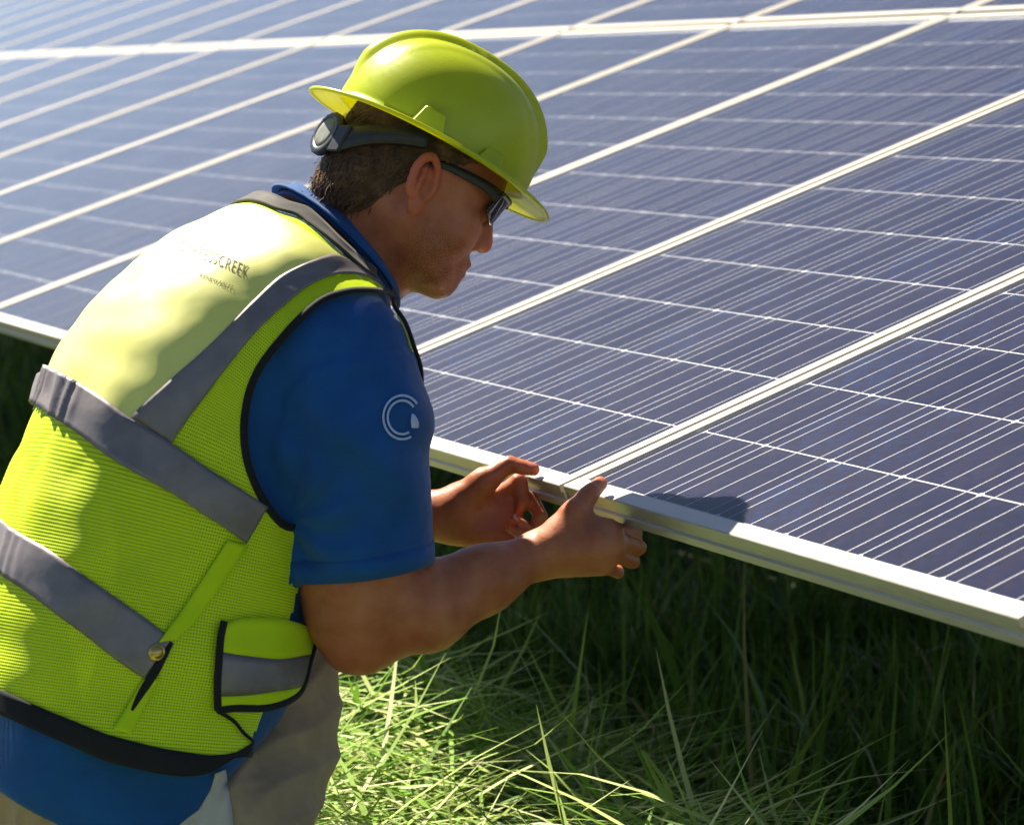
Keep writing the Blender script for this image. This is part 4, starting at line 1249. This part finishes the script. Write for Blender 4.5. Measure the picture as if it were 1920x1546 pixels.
HAT = empty('hard_hat', (0, 0, 0), 'lime green full brim hard hat worn by the worker', 'hard hat'); place_local(HAT)
def hat_shell():
    nt_, prof = 240, []
    for a in np.linspace(0, 1, 44): prof.append(('d', a))
    for a in np.linspace(0.12, 1, 10): prof.append(('b', a))
    th = np.linspace(0, 2 * math.pi, nt_, endpoint=False); rows = []
    u0, hgt, cf_ = .060, .124, -.008
    for kind, a in prof:
        if kind == 'd':
            e = a * math.pi / 2
            rad = math.sin(e) ** .86; up = math.cos(e) ** .80 * hgt
            f_ = cf_ + np.cos(th) * .126 * rad; r_ = np.sin(th) * .105 * rad; u_ = np.full(nt_, u0 + up)
            ridge = np.exp(-(r_ / .019) ** 8) * np.clip((up - .030) / .03, 0, 1)
            u_ = u_ + .0095 * ridge * (math.cos(e) + .12); f_ = f_ + np.cos(th) * .0095 * ridge * math.sin(e)
            rib = np.exp(-((np.abs(r_) - .048) / .009) ** 4) * np.clip((up - .04) / .05, 0, 1) * .0022
            u_ = u_ + rib
        else:
            f_ = cf_ + np.cos(th) * (.126 + (.161 - .126) * a); r_ = np.sin(th) * (.105 + (.139 - .105) * a)
            f_ = f_ + .006 * a * np.clip(np.cos(th), 0, 1)
            u_ = np.full(nt_, u0) - .006 * math.sin(a * math.pi * .5) - .008 * a ** 2 * np.abs(np.cos(th)) ** 2 + .004 * a ** 6
        rows.append(np.stack([f_, u_, r_], 1))
    P = np.array(rows).transpose(1, 0, 2)
    o = mesh('shell', P.reshape(-1, 3), grid_faces(nt_, len(prof), True)[:, ::-1], MAT['hat'], HAT)
    solidify(o, .0028, -1)
    # rolled lip of the brim
    e = P[:, -1]; v, f = tube(np.r_[e, e[:1]], .0026, 8); mesh('brim_lip', v, f, MAT['hat'], HAT)
    return P
hat_shell()
def hat_slots():
    for s in (1, -1):
        for fx, w_, h_ in ((-.040, .042, .026), (.055, .040, .020)):
            x = (fx + .006) / .126; r0 = .105 * math.sqrt(1 - x * x)
            v, f = box_vf(-w_ / 2, w_ / 2, 0, h_, -.008, .0150)
            v = np.array(v); top = v[:, 1] > h_ * .5; v[top, 0] *= .62; v[top, 2] -= .003
            ang = math.atan2(x * .110, math.sqrt(1 - x * x) * .134)
            c, n = math.cos(-ang), math.sin(-ang)
            q = np.stack([fx + v[:, 0] * c - v[:, 2] * n * -1 * 1.0, .060 + v[:, 1], (r0 - .001 + v[:, 2] * c + v[:, 0] * n) * s], 1)
            o = mesh('accessory_slot', q, f, MAT['hat'], HAT, False)
            bv_ = o.modifiers.new('bevel', 'BEVEL'); bv_.width = .0025; bv_.segments = 2
hat_slots()
def hat_suspension():
    # strap round the back of the head, from the sides of the shell to the ratchet knob
    for s in (1, -1):
        pts = []
        for t in np.linspace(0, 1, 26):
            an = math.radians(100 + 80 * t)
            pts.append((-.004 + .119 * math.cos(an), .052 - .044 * min(1, t * 1.5) ** 1.2 * 1.0, .094 * math.sin(an) * s))
        pts = np.array(pts); wd = np.interp(np.linspace(0, 1, 26), [0, .35, .6, 1], [.010, .012, .0165, .0165])
        nrm = pts * [1, 0, 1] - [-.004, 0, 0]; nrm /= np.linalg.norm(nrm, axis=1)[:, None]
        V = []
        for p, w_, n_ in zip(pts, wd, nrm):
            for du, dn in ((-1, 0), (-.9, .0032), (.9, .0032), (1, 0)): V.append(p + np.array([0, du * w_, 0]) + n_ * dn)
        o = mesh('nape_strap', V, grid_faces(26, 4), MAT['black_plastic'], HAT); solidify(o, .002, 0)
        # raised guide block
        k = 17; P, n_ = pts[k], nrm[k]; tt = pts[k + 1] - pts[k - 1]; tt /= np.linalg.norm(tt)
        V = [P + tt * a * .010 + np.array([0, b * .0175, 0]) + n_ * c for a in (-1, 1) for b in (-1, 1) for c in (.001, .0065)]
        o = mesh('strap_guide', V, [(0, 1, 3, 2), (4, 6, 7, 5), (0, 4, 5, 1), (2, 3, 7, 6), (0, 2, 6, 4), (1, 5, 7, 3)], MAT['black_plastic'], HAT, False)
        b_ = o.modifiers.new('bevel', 'BEVEL'); b_.width = .0015; b_.segments = 2
    # knob
    def lathe(name, prof, mat, parent, n=40, knurl=0):
        an = np.linspace(0, 2 * math.pi, n, endpoint=False); V = []
        for i, (r, h) in enumerate(prof):
            rr = r * (1 + (knurl * np.cos(an * 20) if 0 < i < len(prof) - 2 else 0))
            V += [(-.122 - h * .94 + q * math.cos(a) * .34, .010 + q * math.sin(a), .006 + h * .34 + q * math.cos(a) * .94) for a, q in zip(an, np.broadcast_to(rr, (n,)))]
        f = [(i * n + j, i * n + (j + 1) % n, (i + 1) * n + (j + 1) % n, (i + 1) * n + j) for i in range(len(prof) - 1) for j in range(n)]
        f.append(tuple((len(prof) - 1) * n + j for j in range(n)))
        return mesh(name, V, f, mat, parent, True)
    kb = lathe('ratchet_knob', [(.015, -.002), (.0255, .000), (.0285, .002), (.0285, .008), (.0270, .010), (.0200, .0105), (.0195, .0095)], MAT['black_plastic'], HAT, 60, .02)
    lathe('knob_face', [(.0192, .0092), (.0190, .0103), (.012, .0110), (.004, .0110)], MAT['knob_grey'], kb)
hat_suspension()

# ------------------------------------------------------------------ sunglasses
GLS = empty('sunglasses', (0, 0, 0), 'dark wraparound safety sunglasses on the worker face', 'sunglasses'); place_local(GLS)
def glasses():
    for s in (1, -1):
        pts = catmull(np.array([(-.012, .026, .0785 * s), (.002, .036, .0800 * s), (.040, .040, .0790 * s), (.068, .040, .0745 * s), (.084, .037, .0660 * s)]), 24)
        V = []
        hh = np.interp(np.linspace(0, 1, 24), [0, .2, .7, 1], [.0035, .0045, .0065, .0085])
        for p, h_ in zip(pts, hh):
            for du, dr in ((-1, -.0014), (-1, .0014), (1, .0014), (1, -.0014)): V.append(p + [0, du * h_, dr * s])
        f = [(i * 4 + j, i * 4 + (j + 1) % 4, (i + 1) * 4 + (j + 1) % 4, (i + 1) * 4 + j) for i in range(23) for j in range(4)]
        mesh('temple', V, f, MAT['black_plastic'], GLS)
        # lens
        V, nu, nv = [], 16, 8
        for i in range(nu):
            a = i / (nu - 1); r_ = .006 + .058 * a; f_ = .1045 - .022 * a ** 2.2
            for j in range(nv):
                b = j / (nv - 1); top = .044; bot = .004 + .012 * a ** 3 + .012 * (1 - a) ** 4
                V.append((f_ - .007 * (1 - b) + .003, bot + (top - bot) * b, r_ * s))
        o = mesh('lens', V, grid_faces(nu, nv), MAT['lens'], GLS); solidify(o, .002, 0)
        V = np.array(V).reshape(nu, nv, 3)
        v, f = tube(V[:, -1] + [.0005, 0, 0], .0030, 8); mesh('lens_rim', v, f, MAT['black_plastic'], GLS)
    v, f = tube(np.array([(.1070, .040, -.008), (.1085, .041, 0), (.1070, .040, .008)]), .0035, 8); mesh('nose_bridge', v, f, MAT['black_plastic'], GLS)
glasses()
